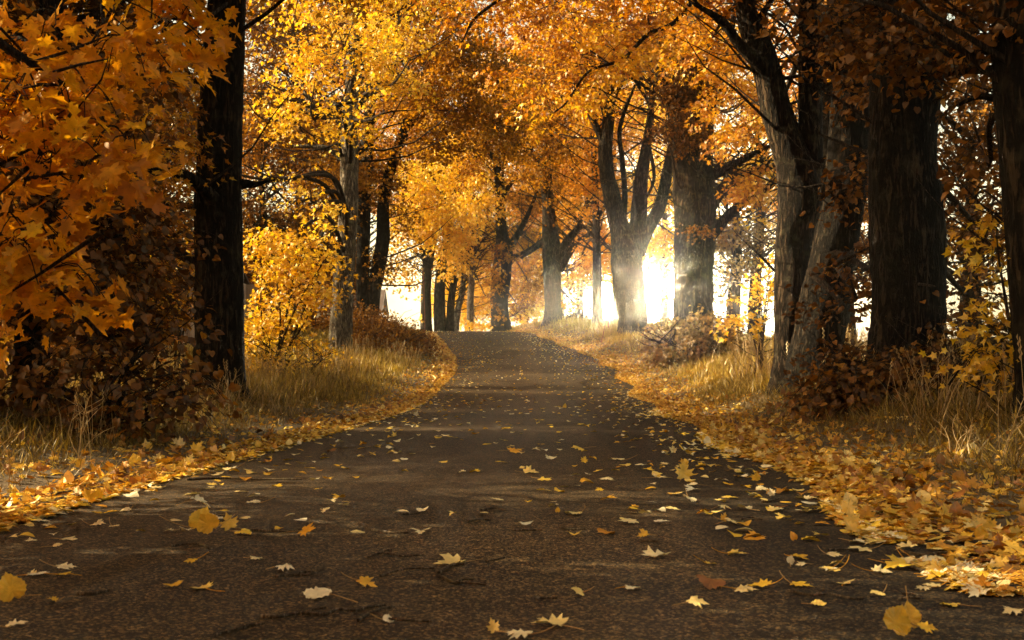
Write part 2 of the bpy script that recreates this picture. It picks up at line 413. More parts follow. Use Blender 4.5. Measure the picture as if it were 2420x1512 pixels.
HP = np.array([h[0] for h in HOLES]); HR = np.array([h[1] for h in HOLES]); HQ = np.array([h[2] for h in HOLES])
def sun_cull(pos):
    keep = np.ones(len(pos), bool)
    for p_, r, q in zip(HP, HR, HQ):
        v = pos - p_; t = v @ SV
        d2 = (v * v).sum(1) - t * t
        inside = (t > r + .3) & (d2 < (r * rng.uniform(.75, 1.15, len(pos))) ** 2)
        keep &= ~(inside & (rng.random(len(pos)) < q))
    return keep

# ------------------------------------------------------------------ trees
N_LEAVES = 0
def crown_mesh(root, name, blobs, kind, mat, skel, skel_r, seed, tmpl=None, L=None, mat_twig=None, droopy=.35, out=None, twigs=True, cull=True):
    """blobs: (px,py,rx,ry,D,dD,cover)"""
    global N_LEAVES
    r = np.random.default_rng(seed)
    allV, allT, allR = [], [], []
    tw, twr = [], []
    lv, lt_, nv = [], [], 0
    limb = MB()
    for (px, py, rx, ry, D, dD, cov) in blobs:
        if D > 30: cov *= 1.3
        if 0 < D < 30 and py + ry < 60: cov *= 1.6  # leaves near and above the frame top thickened for more shade
        c = P(px, py, D); a = rx * D / F; b = ry * D / F
        area = pi * a * b
        t_, LL = tmpl, L
        if t_ is None:
            if kind == 'linden': t_ = T_LINDEN if D < 30 else T_FAR
            else: t_ = T_MAPLE if D < 10 else (T_MAPLE_MID if D < 34 else T_FAR)
        if LL is None: LL = .125 if D < 26 else (.135 if D < 45 else (.17 if D < 70 else .21))
        if L is None and kind == 'linden': LL *= .8
        nl = int(cov * area / (.5 * AREA * LL * LL))
        m = 26 if D < 26 else 42 if D < 70 else 24
        ns = max(3, nl // m)
        q = r.normal(size=(ns, 3)); q = unit(q) * (r.random(ns) ** (1 / 2.4))[:, None]
        # uneven outline
        ph = r.uniform(0, 6.3, 6)
        lump = 1 + .16 * np.sin(3 * q[:, 0] * 2 + ph[0]) * np.sin(4 * q[:, 2] * 2 + ph[1]) + .14 * np.sin(7 * q[:, 0] + ph[2]) * np.sin(8 * q[:, 2] + ph[3] + 3 * q[:, 1])
        S = c + q * lump[:, None] * np.array([a, dD, b])
        # sprays
        sr = (.30 if 0 < D < 9 else .50 if D < 12 else .62) * (1 if D < 50 else 1.3)
        rad = sr * np.sqrt(r.random((ns, m)))
        an = r.uniform(0, 2 * pi, (ns, m))
        tilt = unit(np.stack([r.normal(0, .35, ns), r.normal(0, .35, ns), np.ones(ns)], -1))
        ax = unit(np.cross(tilt, unit(r.normal(size=(ns, 3))))); ay = np.cross(tilt, ax)
        off = (rad * np.cos(an))[..., None] * ax[:, None] + .65 * (rad * np.sin(an))[..., None] * ay[:, None]
        pos = S[:, None] + off
        pos[..., 2] -= droopy * rad ** 2 / sr * 1.3
        pos += r.normal(0, .06, pos.shape) * (1 if D < 40 else 1.5)
        tip = off + np.array([0, 0, -.45]) * sr + r.normal(0, .35 * sr, off.shape)
        nrm = tilt[:, None] * .8 + off * .6 / sr + r.normal(0, .55, off.shape) + np.array([0, -.35, .1])
        col = np.clip(r.normal(.5, .17, (ns, 1)) + r.normal(0, .17, (ns, m)), 0, 1)
        pos, tip, nrm, col = pos.reshape(-1, 3), tip.reshape(-1, 3), nrm.reshape(-1, 3), col.ravel()
        k = (pos[:, 2] > gz(pos[:, 0], pos[:, 1]) + .05)
        # never in front of the lens
        k &= ~((np.abs(pos[:, 0]) < 1.0) & (pos[:, 1] < 3.0) & (pos[:, 2] < 2.5))
        if cull: k &= sun_cull(pos)
        pos, tip, nrm, col = pos[k], tip[k], nrm[k], col[k]
        if len(pos) == 0: continue
        size = LL * r.uniform(.6, 1.15, len(pos))
        V, T = stamp(t_, pos, nrm, tip, size, .6 if D < 34 else 0)
        allV.append(V); allT.append(T + nv); nv += len(V)
        allR.append(np.repeat(col, len(t_[1])))
        N_LEAVES += len(pos)
        if twigs and skel is not None and len(skel):
            # a limb from the frame of the tree into the blob
            dd = np.linalg.norm(skel - c, axis=1) + np.maximum(0, skel[:, 2] - c[2]) * .6 
            j = int(np.argmin(dd)); s0 = skel[j]; r0 = min(skel_r[j] * .5, .09, .035 * np.linalg.norm(c - s0) + .012)
            far = c + (c - s0) * .35
            mids = [s0, s0 * .65 + c * .35 + np.array([r.normal(0, .15), r.normal(0, .15), .12 * np.linalg.norm(c - s0)]), c + r.normal(0, .15, 3), far + r.normal(0, .2, 3)]
            C, R = tube(limb, mids, [r0, r0 * .7, r0 * .4, .012], seg=7, step=.35, rough=.04, seed=seed + j)
            anchors = C[len(C) // 4:]
            ds = S[:, None] - anchors[None]
            ds = np.linalg.norm(ds, axis=2)
            jj = np.argmin(ds, axis=1); A0 = anchors[jj]
            use = np.ones(len(S), bool) if D < 30 else (r.random(len(S)) < .5)
            A0, S1 = A0[use], S[use]
            tt = np.linspace(0, 1, 5)[None, :, None]
            bow = r.normal(0, .16, (len(S1), 1, 3)); bow[..., 2] += .10
            ln = np.linalg.norm(S1 - A0, axis=1)[:, None, None]
            pts = A0[:, None] * (1 - tt) + S1[:, None] * tt + bow * ln * np.sin(tt * pi)
            tw.append(pts); base_r = np.clip(ln[:, :, 0] * .012, .006, .022)
            twr.append(base_r * (1 - .75 * tt[:, :, 0]))
            # side twigs inside each spray for near trees
            if D < 24:
                for q2 in range(4):
                    th2 = r.uniform(0, 2 * pi, len(S1))
                    e = S1 + (np.cos(th2)[:, None] * ax[use] + .65 * np.sin(th2)[:, None] * ay[use]) * sr * .85
                    e[:, 2] -= droopy * sr * .7
                    tt5 = tt
                    pp = S1[:, None] * (1 - tt5) + e[:, None] * tt5
                    pp[..., 2] += (.08 * np.sin(tt5 * pi))[..., 0]
                    tw.append(pp); twr.append(np.full((len(S1), 5), .0035))
    if twigs and skel is not None and len(skel) > 8 and blobs and 9 < blobs[0][4] < 86:
        ns_ = 110 if blobs[0][4] > 18 else 50; jj = r.integers(len(skel) // 5, len(skel), ns_)
        A1 = skel[jj]; dz = r.uniform(.1, 1.0, ns_); an = r.uniform(0, 2 * pi, ns_); ln = r.uniform(.5, 2.4, ns_) * np.clip(skel_r[jj] / .12, .4, 1.2) * (1 + .6 * (blobs[0][4] > 32))
        dv = np.stack([np.cos(an), np.sin(an) * .6, dz], -1) * ln[:, None]
        t6 = np.linspace(0, 1, 5)[None, :, None]
        pts = A1[:, None] + dv[:, None] * t6 + (r.normal(0, .10, (ns_, 1, 3)) * np.sin(t6 * pi) + r.normal(0, .03, (ns_, 5, 3)) * t6) * ln[:, None, None]
        tw.append(pts); twr.append(np.clip(ln[:, None] * .016, .010, .05) * (1 - .8 * t6[0, :, 0])[None])
    if allV:
        mesh_obj(name, np.concatenate(allV), np.concatenate(allT), mat, root, attrs={'rnd': np.concatenate(allR)})
    if tw:
        V, Qd = tubes_batch(np.concatenate(tw), np.concatenate(twr))
        limb.add(V, Qd)
        limb.build('branches', mat_twig or M_TWIG, root, smooth=True)

def stem(mb, pts, D, seed, dy=0.0, flare=0, zb=None, seg=20, rough=.05, step=.12):
    """pts: (px,py,width px[,extra depth])"""
    pp, rr = [], []
    for q in pts:
        d = D + dy + (q[3] if len(q) > 3 else 0)
        pp.append(P(q[0], q[1], d)); rr.append(q[2] / 2 * d / F)
    return tube(mb, pp, rr, seg=seg, step=step, rough=rough, seed=seed, flare=flare, zbase=zb)

TREE_N = 0
def tree(name, label, cat, D, stems, blobs, mat, bark, kind='maple', group=None, seed=1, flare=.35, crown_name='crown', extra=None, seg=20, twigs=True, L=None, droopy=.35, rough=.05):
    """stems: first is the trunk; all in one 'trunk' mesh as the bark is one surface"""
    b0 = P(stems[0][0][0], stems[0][0][1], D)
    zb = float(gz(b0[0], b0[1]))
    root = empty(name, (b0[0], b0[1], zb), label, cat, group)
    mb = MB(); sk, sr = [], []
    for i_, s in enumerate(stems):
        s = list(s)
        if i_ == 0:       # plant the foot in the soil
            p0 = P(s[0][0], s[0][1], D)
            py = HY - (zb - .25 - H) / D * F
            s[0] = (s[0][0], py, s[0][2])
        C, R = stem(mb, s, D, seed * 13 + i_, flare=flare if i_ == 0 else 0, zb=zb, seg=seg if i_ == 0 else max(8, seg * 2 // 3), rough=rough)
        sk.append(C); sr.append(R)
    mb.build('trunk', bark, root, smooth=True)
    sk = np.concatenate(sk); sr = np.concatenate(sr)
    hi = sk[:, 2] > zb + 1.6
    if hi.sum() < 3: hi[:] = True
    crown_mesh(root, crown_name, blobs, kind, mat, sk[hi], sr[hi], seed, twigs=twigs, L=L, droopy=droopy)
    if extra:
        for (nm, bl, kd, mt) in extra:
            crown_mesh(root, nm, bl, kd, mt, sk, sr, seed + 31, twigs=True)
    return root

ROW_L, ROW_R = 'trees lining the left side of the lane', 'trees lining the right side of the lane'

# near maple hanging in from the left, trunk outside the frame
tree('maple_tree', 'nearest maple, its big orange leaves hanging into the upper left corner', 'tree', 6.2,
     [[(-1150, 1300, 230), (-1130, 900, 200), (-1100, 300, 180), (-1050, -400, 140)],
      [(-1100, 300, 90), (-700, 60, 60), (-350, -20, 40), (-80, 60, 26), (150, 200, 14)],
      [(-1110, 480, 80), (-700, 380, 50), (-300, 430, 22), (-60, 470, 9), (60, 520, 3)],
      [(-1080, 0, 90), (-600, -250, 60), (0, -280, 40), (350, -120, 18)]],
     [(60, 300, 220, 130, 6.4, .8, 3.0), (200, 370, 120, 60, 6.2, .4, 2.4), (180, 200, 150, 60, 6.6, .4, 2.0), (300, 60, 210, 70, 7.0, .6, 2.2), (60, 60, 160, 100, 7.4, .6, 1.8), (20, 520, 70, 50, 5.8, .35, 2.2), (50, 600, 70, 40, 5.7, .3, 2.0), (130, 650, 50, 22, 5.8, .2, 1.2),
      (-350, 200, 350, 350, 7, 1.2, 1.4), (0, -320, 600, 220, 7.5, 1.6, 1.3), (-500, 700, 300, 260, 6.5, 1, 2.0), (-700, -900, 900, 700, 7.5, 2.2, 2.0), (-900, 300, 560, 500, 6, 2.4, 3.0), (-1500, 500, 700, 600, 4, 2, 2.6), (-1400, -300, 800, 600, 5, 3, 2.6), (460, 20, 70, 50, 7.5, .3, 1.0)],  # leaf masses outside the frame added to shade the near lane
     M_GOLD, M_BARK, group=ROW_L, seed=3, L=.118, droopy=.5)

# dark linden low at the left edge
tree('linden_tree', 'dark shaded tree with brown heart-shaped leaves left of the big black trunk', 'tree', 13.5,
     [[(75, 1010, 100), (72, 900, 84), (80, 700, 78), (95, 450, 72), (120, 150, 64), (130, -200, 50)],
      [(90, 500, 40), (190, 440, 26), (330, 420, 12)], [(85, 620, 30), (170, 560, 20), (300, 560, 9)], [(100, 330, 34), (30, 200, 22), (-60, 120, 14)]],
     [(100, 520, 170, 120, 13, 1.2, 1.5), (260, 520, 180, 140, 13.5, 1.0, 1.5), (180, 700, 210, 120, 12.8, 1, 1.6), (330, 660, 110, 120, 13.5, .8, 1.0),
      (150, 100, 330, 260, 14.5, 1.6, 1.2), (100, -350, 380, 260, 14, 2, 1.4), (-300, 300, 300, 500, 14, 2, 2.2), (-450, 850, 350, 260, 12, 1.5, 2.2), (-200, -700, 600, 400, 14, 3, 2.4)],  # crown parts beyond the frame added to cut the low sun
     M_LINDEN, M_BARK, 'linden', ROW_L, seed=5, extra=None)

# big dark trunk left
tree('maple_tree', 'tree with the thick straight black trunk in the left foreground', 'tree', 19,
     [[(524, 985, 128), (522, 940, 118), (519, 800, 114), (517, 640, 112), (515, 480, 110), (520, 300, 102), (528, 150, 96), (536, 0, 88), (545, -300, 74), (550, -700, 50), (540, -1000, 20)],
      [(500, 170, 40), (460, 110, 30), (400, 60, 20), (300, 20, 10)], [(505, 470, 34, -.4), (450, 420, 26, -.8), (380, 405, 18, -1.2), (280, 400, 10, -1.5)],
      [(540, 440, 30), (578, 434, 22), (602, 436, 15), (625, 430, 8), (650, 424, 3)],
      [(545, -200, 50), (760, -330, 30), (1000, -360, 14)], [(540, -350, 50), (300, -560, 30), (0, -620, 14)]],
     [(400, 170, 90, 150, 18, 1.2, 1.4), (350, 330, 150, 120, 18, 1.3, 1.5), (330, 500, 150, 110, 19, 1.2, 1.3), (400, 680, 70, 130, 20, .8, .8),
      (300, -150, 380, 170, 19, 2.4, 1.6), (760, -160, 280, 110, 18, 2.4, 1.3), (400, -520, 560, 300, 19, 3, 1.5), (60, -50, 240, 220, 20, 2, 1.4), (1000, -300, 300, 130, 17, 2, 1.2), (-180, 200, 330, 420, 20, 3.5, 2.6), (-180, 640, 300, 220, 19, 3, 2.4), (200, -1000, 600, 350, 19, 3.5, 2.6), (1150, -950, 600, 220, 20, 4, 2.4), (1300, -1500, 700, 200, 12, 4, 2.2), (-500, -600, 500, 600, 18, 4, 2.4)],  # mostly unseen leaf masses, added to shade the lane and right-hand trunks
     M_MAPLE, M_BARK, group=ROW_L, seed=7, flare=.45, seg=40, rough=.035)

# second left tree, pale foot, bright yellow crown
tree('maple_tree', 'tree with pale grey lichened foot and sunlit yellow crown, left of the lane', 'tree', 40,
     [[(803, 872, 60), (805, 800, 54), (812, 650, 48), (824, 480, 44), (826, 300, 42), (836, 180, 38), (842, 0, 28), (846, -250, 14)],
      [(826, 330, 24), (800, 290, 20), (745, 255, 16), (722, 215, 13), (712, 160, 11), (690, 90, 7)], [(815, 380, 16), (770, 350, 12), (690, 345, 7)],
      [(838, 170, 20), (900, 100, 14), (950, 40, 8)], [(830, 260, 18), (880, 220, 12), (930, 190, 7)]],
     [(690, 90, 115, 110, 34, 1.6, 1.5), (830, 110, 130, 110, 33.5, 1.6, 1.5), (650, 270, 70, 120, 33, 1.2, 1.5), (760, 260, 110, 90, 33.5, 1.2, 1.1), (920, 210, 75, 60, 33, 1, 1.5), (870, 290, 70, 35, 33, .8, 1.0),
      (660, 420, 70, 80, 32.5, 1.1, 1.3), (615, 450, 60, 60, 32, .9, 1.8), (760, 500, 60, 55, 32.5, .9, 1.4), (690, 470, 90, 60, 32, 1, 1.8), (640, 560, 70, 60, 32, 1, 1.5), (740, 570, 60, 50, 32, 1, 1.3), (740, 440, 60, 80, 33, 1.0, .9), (640, 520, 60, 60, 33, 1, 1.0), (700, 540, 70, 60, 32.5, 1, 1.0), (940, 60, 90, 80, 36, 1.5, 1.2), (800, -120, 280, 140, 37, 3.5, 1.5)],
     M_YELLOW, M_BARK_PALE, group=ROW_L, seed=9, seg=28)

# third: two dark stems
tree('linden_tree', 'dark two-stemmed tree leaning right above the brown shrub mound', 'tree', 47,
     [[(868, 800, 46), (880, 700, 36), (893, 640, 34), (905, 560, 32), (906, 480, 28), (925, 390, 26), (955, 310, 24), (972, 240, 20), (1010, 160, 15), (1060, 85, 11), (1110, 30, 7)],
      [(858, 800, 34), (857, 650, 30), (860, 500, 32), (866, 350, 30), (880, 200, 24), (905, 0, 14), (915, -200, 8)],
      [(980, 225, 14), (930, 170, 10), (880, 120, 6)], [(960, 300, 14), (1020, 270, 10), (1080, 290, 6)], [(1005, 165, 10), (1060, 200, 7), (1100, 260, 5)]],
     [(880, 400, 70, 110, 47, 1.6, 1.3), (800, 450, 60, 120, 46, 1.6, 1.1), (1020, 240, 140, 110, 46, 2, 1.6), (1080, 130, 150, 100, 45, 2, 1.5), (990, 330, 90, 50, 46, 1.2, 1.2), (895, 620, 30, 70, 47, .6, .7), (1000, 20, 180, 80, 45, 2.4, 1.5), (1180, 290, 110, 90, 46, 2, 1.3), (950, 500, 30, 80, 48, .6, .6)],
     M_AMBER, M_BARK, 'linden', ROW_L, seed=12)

# far row seen over the crest
tree('maple_tree', 'dark slim trunk with a lit yellow crown, first beyond the crest', 'tree', 80,
     [[(1012, 790, 24), (1008, 720, 22), (1012, 640, 18), (1030, 540, 14), (1050, 440, 9)], [(1012, 640, 14), (985, 560, 9), (960, 500, 6)]],
     [(985, 420, 70, 45, 70, 3, 1.7), (960, 520, 50, 70, 78, 3, 1.0), (1010, 500, 80, 60, 72, 3, 1.6), (950, 630, 55, 60, 84, 3, .8), (925, 560, 30, 50, 84, 2, .7)],
     M_YELLOW, M_BARK, group=ROW_R, seed=14, seg=12)
tree('maple_tree', 'two thick brown trunks close together on the crest of the lane', 'tree', 80,
     [[(1042, 790, 32), (1038, 720, 28), (1042, 640, 24), (1055, 560, 18), (1075, 450, 12)], [(1062, 790, 22), (1066, 710, 18), (1078, 640, 14), (1100, 560, 9)]],
     [(1060, 540, 80, 70, 74, 3, 1.5), (1130, 470, 80, 60, 76, 3, 1.5), (1080, 400, 90, 60, 78, 3, 1.4), (1075, 610, 50, 45, 78, 2, 1.3)],
     M_YELLOW, M_BARK_RED, group=ROW_R, seed=15, seg=12)
tree('birch_tree', 'pale thin trunk leaning right on the crest, between the brown trunks', 'tree', 82,
     [[(1074, 790, 18), (1080, 740, 16), (1092, 690, 14), (1098, 625, 12), (1118, 560, 9), (1140, 480, 6)]],
     [(1140, 520, 60, 60, 80, 2, 1.1)], M_YELLOW, M_BARK_PALE, group=ROW_R, seed=16, seg=10)
tree('birch_tree', 'pale upright slim trunk on the crest left of the leafy dark one', 'tree', 78,
     [[(1110, 790, 18), (1112, 700, 16), (1118, 620, 13), (1124, 560, 10), (1130, 470, 6)]],
     [(1150, 590, 45, 60, 82, 2, 1.3), (1140, 690, 30, 60, 86, 2, 1.0)], M_YELLOW, M_BARK_PALE, group=ROW_R, seed=17, seg=10)
tree('maple_tree', 'dark forked trunk clothed in leaves in the middle of the crest', 'tree', 76,
     [[(1184, 790, 50), (1180, 720, 42), (1184, 650, 46), (1190, 590, 42), (1184, 540, 27), (1181, 450, 24), (1179, 385, 22), (1195, 330, 15), (1200, 240, 10)],
      [(1200, 590, 22), (1225, 550, 15), (1250, 500, 10), (1270, 450, 6)], [(1180, 400, 14), (1152, 352, 10), (1120, 320, 6)], [(1184, 380, 15), (1215, 352, 11), (1262, 366, 9), (1295, 400, 6)], [(1184, 470, 12), (1210, 430, 9), (1235, 410, 6)], [(1178, 610, 12), (1230, 600, 9), (1290, 560, 6)]],
     [(1170, 280, 130, 60, 74, 3, 1.4), (1200, 180, 160, 90, 70, 4, 1.6), (1250, 440, 70, 60, 78, 3, 1.1), (1240, 560, 60, 50, 80, 3, 1.1), (1130, 370, 60, 50, 76, 2.5, 1.1), (1168, 690, 18, 80, 75, .6, 1.2), (1190, 600, 22, 40, 75, .6, .8), (1250, 660, 50, 60, 84, 3, 1.1), (1225, 730, 40, 30, 84, 2, .9)],
     M_AMBER, M_BARK, group=ROW_R, seed=18, seg=14)
tree('maple_tree', 'brown trunk with a right-leaning limb, right of the leafy forked one', 'tree', 69,
     [[(1307, 790, 54), (1306, 730, 40), (1304, 640, 42), (1301, 570, 42), (1296, 490, 30), (1290, 410, 28), (1300, 310, 20), (1310, 210, 13), (1315, 120, 8)],
      [(1315, 620, 24), (1338, 572, 20), (1370, 530, 15), (1392, 460, 10), (1400, 400, 6)], [(1322, 640, 18), (1350, 590, 16), (1378, 562, 11), (1420, 540, 6)], [(1298, 560, 12), (1260, 590, 9), (1230, 610, 6)], [(1290, 420, 12), (1250, 350, 8), (1230, 300, 5)]],
     [(1300, 370, 110, 90, 68, 3, 1.4), (1340, 500, 70, 60, 70, 3, .9), (1310, 240, 130, 90, 66, 3, 1.4), (1350, 660, 45, 50, 74, 3, 1.0), (1360, 720, 35, 22, 72, 2, .7), (1280, 650, 25, 60, 72, 2, .8)],
     M_AMBER, M_BARK_RED, group=ROW_R, seed=19, seg=16)
tree('maple_tree', 'slender straight trunk just left of the V-shaped tree', 'tree', 62,
     [[(1411, 790, 26), (1411, 700, 24), (1410, 600, 20), (1406, 450, 15), (1400, 300, 11), (1395, 150, 7)], [(1408, 520, 9), (1440, 470, 6), (1470, 440, 4)]],
     [(1400, 430, 60, 80, 62, 2.5, 1.0), (1440, 590, 50, 50, 66, 2, 1.0), (1390, 600, 40, 60, 66, 2, .9), (1400, 280, 110, 80, 60, 2.5, 1.2)],
     M_ORANGE, M_BARK_RED, group=ROW_R, seed=20, seg=12)
tree('maple_tree', 'V-shaped tree beside the bright sun, its stems spreading from a low fork', 'tree', 52,
     [[(1497, 800, 84), (1497, 770, 72), (1494, 730, 70), (1486, 680, 74), (1480, 620, 76), (1474, 570, 62), (1460, 525, 46), (1446, 465, 40), (1434, 410, 36), (1430, 350, 32), (1440, 260, 27), (1446, 180, 22), (1456, 80, 15), (1460, -50, 10)],
      [(1488, 640, 50), (1502, 570, 44), (1510, 495, 38), (1515, 420, 32), (1526, 350, 24), (1538, 260, 16), (1540, 150, 10)],
      [(1506, 600, 34), (1530, 540, 32), (1556, 495, 30), (1572, 430, 27), (1584, 364, 22), (1600, 280, 14), (1620, 180, 8)],
      [(1432, 350, 20), (1398, 278, 15), (1365, 215, 11), (1335, 165, 8), (1300, 110, 5)], [(1440, 300, 16), (1410, 210, 12), (1385, 130, 8), (1370, 60, 5)],
      [(1470, 540, 16), (1476, 460, 14), (1470, 380, 12), (1465, 300, 10), (1500, 200, 6)], [(1440, 250, 12), (1480, 180, 9), (1520, 130, 6)], [(1530, 330, 10), (1545, 420, 8), (1520, 480, 6)], [(1538, 250, 8), (1500, 190, 8), (1460, 130, 5)]],
     [(1380, 150, 150, 110, 50, 2.4, 1.3), (1500, 110, 130, 100, 52, 2.4, 1.0), (1470, 260, 110, 80, 54, 2, .55), (1580, 560, 50, 60, 56, 1.5, .8), (1350, 40, 200, 70, 48, 2.5, 1.5), (1500, 440, 70, 60, 56, 2, .4)],
     M_MAPLE, M_BARK_RED, group=ROW_R, seed=22, seg=28, flare=.2)
tree('linden_tree', 'stout trunk right of the bright sun, rising out of a leafy shrub', 'tree', 37,
     [[(1640, 860, 112), (1637, 780, 96), (1638, 680, 92), (1640, 600, 94), (1642, 500, 100), (1638, 430, 92), (1634, 370, 98), (1633, 300, 104), (1640, 200, 84), (1648, 80, 60), (1655, -80, 40), (1660, -300, 16)],
      [(1670, 500, 34), (1712, 440, 26), (1760, 420, 20), (1830, 390, 12)], [(1672, 420, 26), (1715, 400, 20), (1768, 370, 15), (1830, 340, 9)], [(1675, 560, 30), (1730, 500, 22), (1790, 460, 15), (1850, 420, 9)],
      [(1610, 320, 40), (1580, 230, 26), (1540, 140, 18), (1490, 60, 10)], [(1650, 300, 40), (1690, 200, 28), (1720, 110, 18), (1740, 0, 10)]],
     [(1600, 300, 60, 50, 35.6, .5, 1.6), (1670, 320, 45, 35, 35.6, .5, 1.3), (1615, 230, 70, 45, 36, .7, 1.3), (1640, 180, 90, 80, 36, 1, 1.2), (1650, 540, 30, 40, 36, .4, .5)],
     M_LINDEN, M_BARK_RED, 'linden', ROW_R, seed=24, seg=36, flare=.15,
     extra=[('yellow_sprays', [(1740, 260, 100, 130, 33, 1.6, 1.3), (1680, 100, 130, 90, 33, 1.6, 1.3), (1720, 430, 60, 60, 35, 1, .7), (1790, 430, 60, 80, 36, 1.2, .8), (1560, 60, 120, 80, 35, 1.6, 1.2)], 'maple', M_MAPLE)])
tree('maple_tree', 'tree with two dark stems parting high, right of the lane and lit on its left', 'tree', 21,
     [[(1872, 925, 112), (1868, 860, 84), (1868, 760, 76), (1870, 650, 76), (1876, 560, 86), (1888, 470, 100), (1880, 400, 92), (1856, 330, 80), (1834, 260, 72), (1818, 190, 66), (1795, 120, 64), (1772, 60, 54), (1750, -40, 40), (1720, -200, 26), (1700, -400, 12)],
      [(1898, 480, 70), (1912, 380, 60), (1915, 300, 56), (1914, 200, 54), (1913, 100, 50), (1910, 0, 48), (1905, -200, 36), (1900, -500, 16)],
      [(1806, 160, 36, -.2), (1750, 110, 26, -.3), (1715, 60, 20, -.4), (1690, 38, 16, -.5), (1640, 10, 8, -.6)], [(1775, 70, 20), (1810, 20, 14), (1850, -40, 8)],
      [(1905, -150, 34), (1750, -250, 22), (1500, -300, 10)], [(1870, 690, 8), (1830, 640, 6), (1790, 600, 4)]],
     [(1700, 50, 120, 70, 22, 1.2, 1.0), (1850, 40, 60, 60, 23, .8, .8), (1650, -140, 330, 120, 21, 2.4, 1.5), (1850, -400, 400, 220, 22, 2.5, 1.5), (1350, -200, 260, 110, 20, 2, 1.4), (1860, 240, 40, 100, 24, .8, .4)],
     M_ORANGE, M_BARK_RED, group=ROW_R, seed=26, seg=40, flare=.3, rough=.05)
tree('linden_tree', 'tree curving up against the two-stemmed one, leaf sprays across its trunk', 'tree', 20.2,
     [[(1930, 930, 150), (1926, 860, 128), (1936, 780, 118), (1948, 700, 112), (1965, 620, 104), (1985, 530, 98), (1998, 440, 96), (2004, 340, 94), (2012, 200, 88), (2022, 60, 80), (2030, -150, 60), (2040, -450, 22)],
      [(1985, 400, 44), (1958, 440, 30, -.2), (1936, 470, 16, -.3)], [(2000, 200, 34), (1960, 150, 24), (1930, 60, 12)]],
     [(2060, 400, 55, 70, 17.5, .5, 1.2), (2000, 430, 40, 50, 17.5, .4, 1.0), (1990, 620, 80, 35, 17, .5, 1.0), (2010, 700, 60, 40, 17, .5, 1.0), (2000, 60, 110, 80, 19, 1, 1.2), (2100, 200, 130, 70, 18, 1, 1.3), (2050, -250, 300, 170, 19, 2, 1.4), (1950, 720, 70, 30, 17.5, .5, .7), (2090, 660, 60, 60, 16.4, .5, .8)],
     M_LINDEN, M_BARK, 'linden', ROW_R, seed=28, seg=36, flare=.3)
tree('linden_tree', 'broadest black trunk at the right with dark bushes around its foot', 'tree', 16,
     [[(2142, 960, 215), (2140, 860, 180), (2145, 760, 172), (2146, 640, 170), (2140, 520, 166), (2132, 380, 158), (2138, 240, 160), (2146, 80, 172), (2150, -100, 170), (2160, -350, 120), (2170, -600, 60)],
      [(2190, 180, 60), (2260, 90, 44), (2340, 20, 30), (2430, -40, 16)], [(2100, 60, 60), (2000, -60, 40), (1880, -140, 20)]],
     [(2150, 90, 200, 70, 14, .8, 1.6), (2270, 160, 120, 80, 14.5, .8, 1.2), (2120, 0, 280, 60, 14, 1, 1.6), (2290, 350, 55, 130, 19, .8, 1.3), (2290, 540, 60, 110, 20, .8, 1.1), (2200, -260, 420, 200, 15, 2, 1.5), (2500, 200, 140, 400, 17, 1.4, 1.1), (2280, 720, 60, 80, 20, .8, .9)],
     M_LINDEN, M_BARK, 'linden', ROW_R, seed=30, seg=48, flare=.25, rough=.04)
tree('linden_tree', 'rough-barked trunk cut by the right edge of the view', 'tree', 11,
     [[(2478, 1150, 170), (2472, 1000, 140), (2466, 850, 130), (2452, 700, 122), (2440, 560, 120), (2424, 400, 118), (2410, 220, 122), (2420, 60, 130), (2430, -150, 110), (2440, -400, 60)],
      [(2380, 128, 30, .1), (2320, 118, 22, .2), (2250, 132, 14, .3), (2200, 100, 8, .4)], [(2370, 168, 26, .1), (2310, 166, 18, .2), (2240, 175, 10, .3)], [(2370, 235, 22, .1), (2310, 228, 14, .2), (2260, 250, 8, .3)]],
     [(2330, 60, 110, 70, 11, .5, 1.3), (2340, 330, 50, 60, 12, .4, .6), (2450, -150, 300, 170, 11, 1.3, 1.5), (2650, 300, 180, 400, 11, 1, 1.3)],
     M_LINDEN, M_BARK, 'linden', ROW_R, seed=32, seg=40, flare=.2)

# high boughs of the avenue reaching over the lane, from trees beside and behind the viewpoint
tree('maple_tree', 'maple out of view on the right whose yellow boughs arch over the lane', 'tree', 26,
     [[(1950, 900, 110), (1960, 500, 90), (1960, 0, 80), (1950, -500, 50)], [(1955, -100, 44), (1800, -130, 26), (1650, -10, 13), (1590, 55, 11), (1530, 82, 10), (1470, 140, 8), (1390, 170, 6), (1340, 240, 5), (1310, 265, 3)], [(1800, -130, 22), (1400, -120, 14), (1150, 20, 8), (1090, 100, 4)]],
     [(1160, 30, 130, 70, 27, 1.5, 1.2), (1330, 50, 140, 90, 28, 1.6, 1.1), (1250, 190, 110, 50, 28, 1.2, .9), (1420, 150, 100, 50, 26, 1, 1.2), (1310, 250, 60, 40, 26, .8, 1.0), (1560, 80, 90, 40, 26, .8, 1.0), (1480, -30, 200, 90, 26, 2, 1.3), (1120, -120, 260, 100, 26, 2, 1.3), (1500, 60, 110, 60, 28, 1.4, .8)],
     M_MAPLE, M_BARK, group=ROW_R, seed=34)

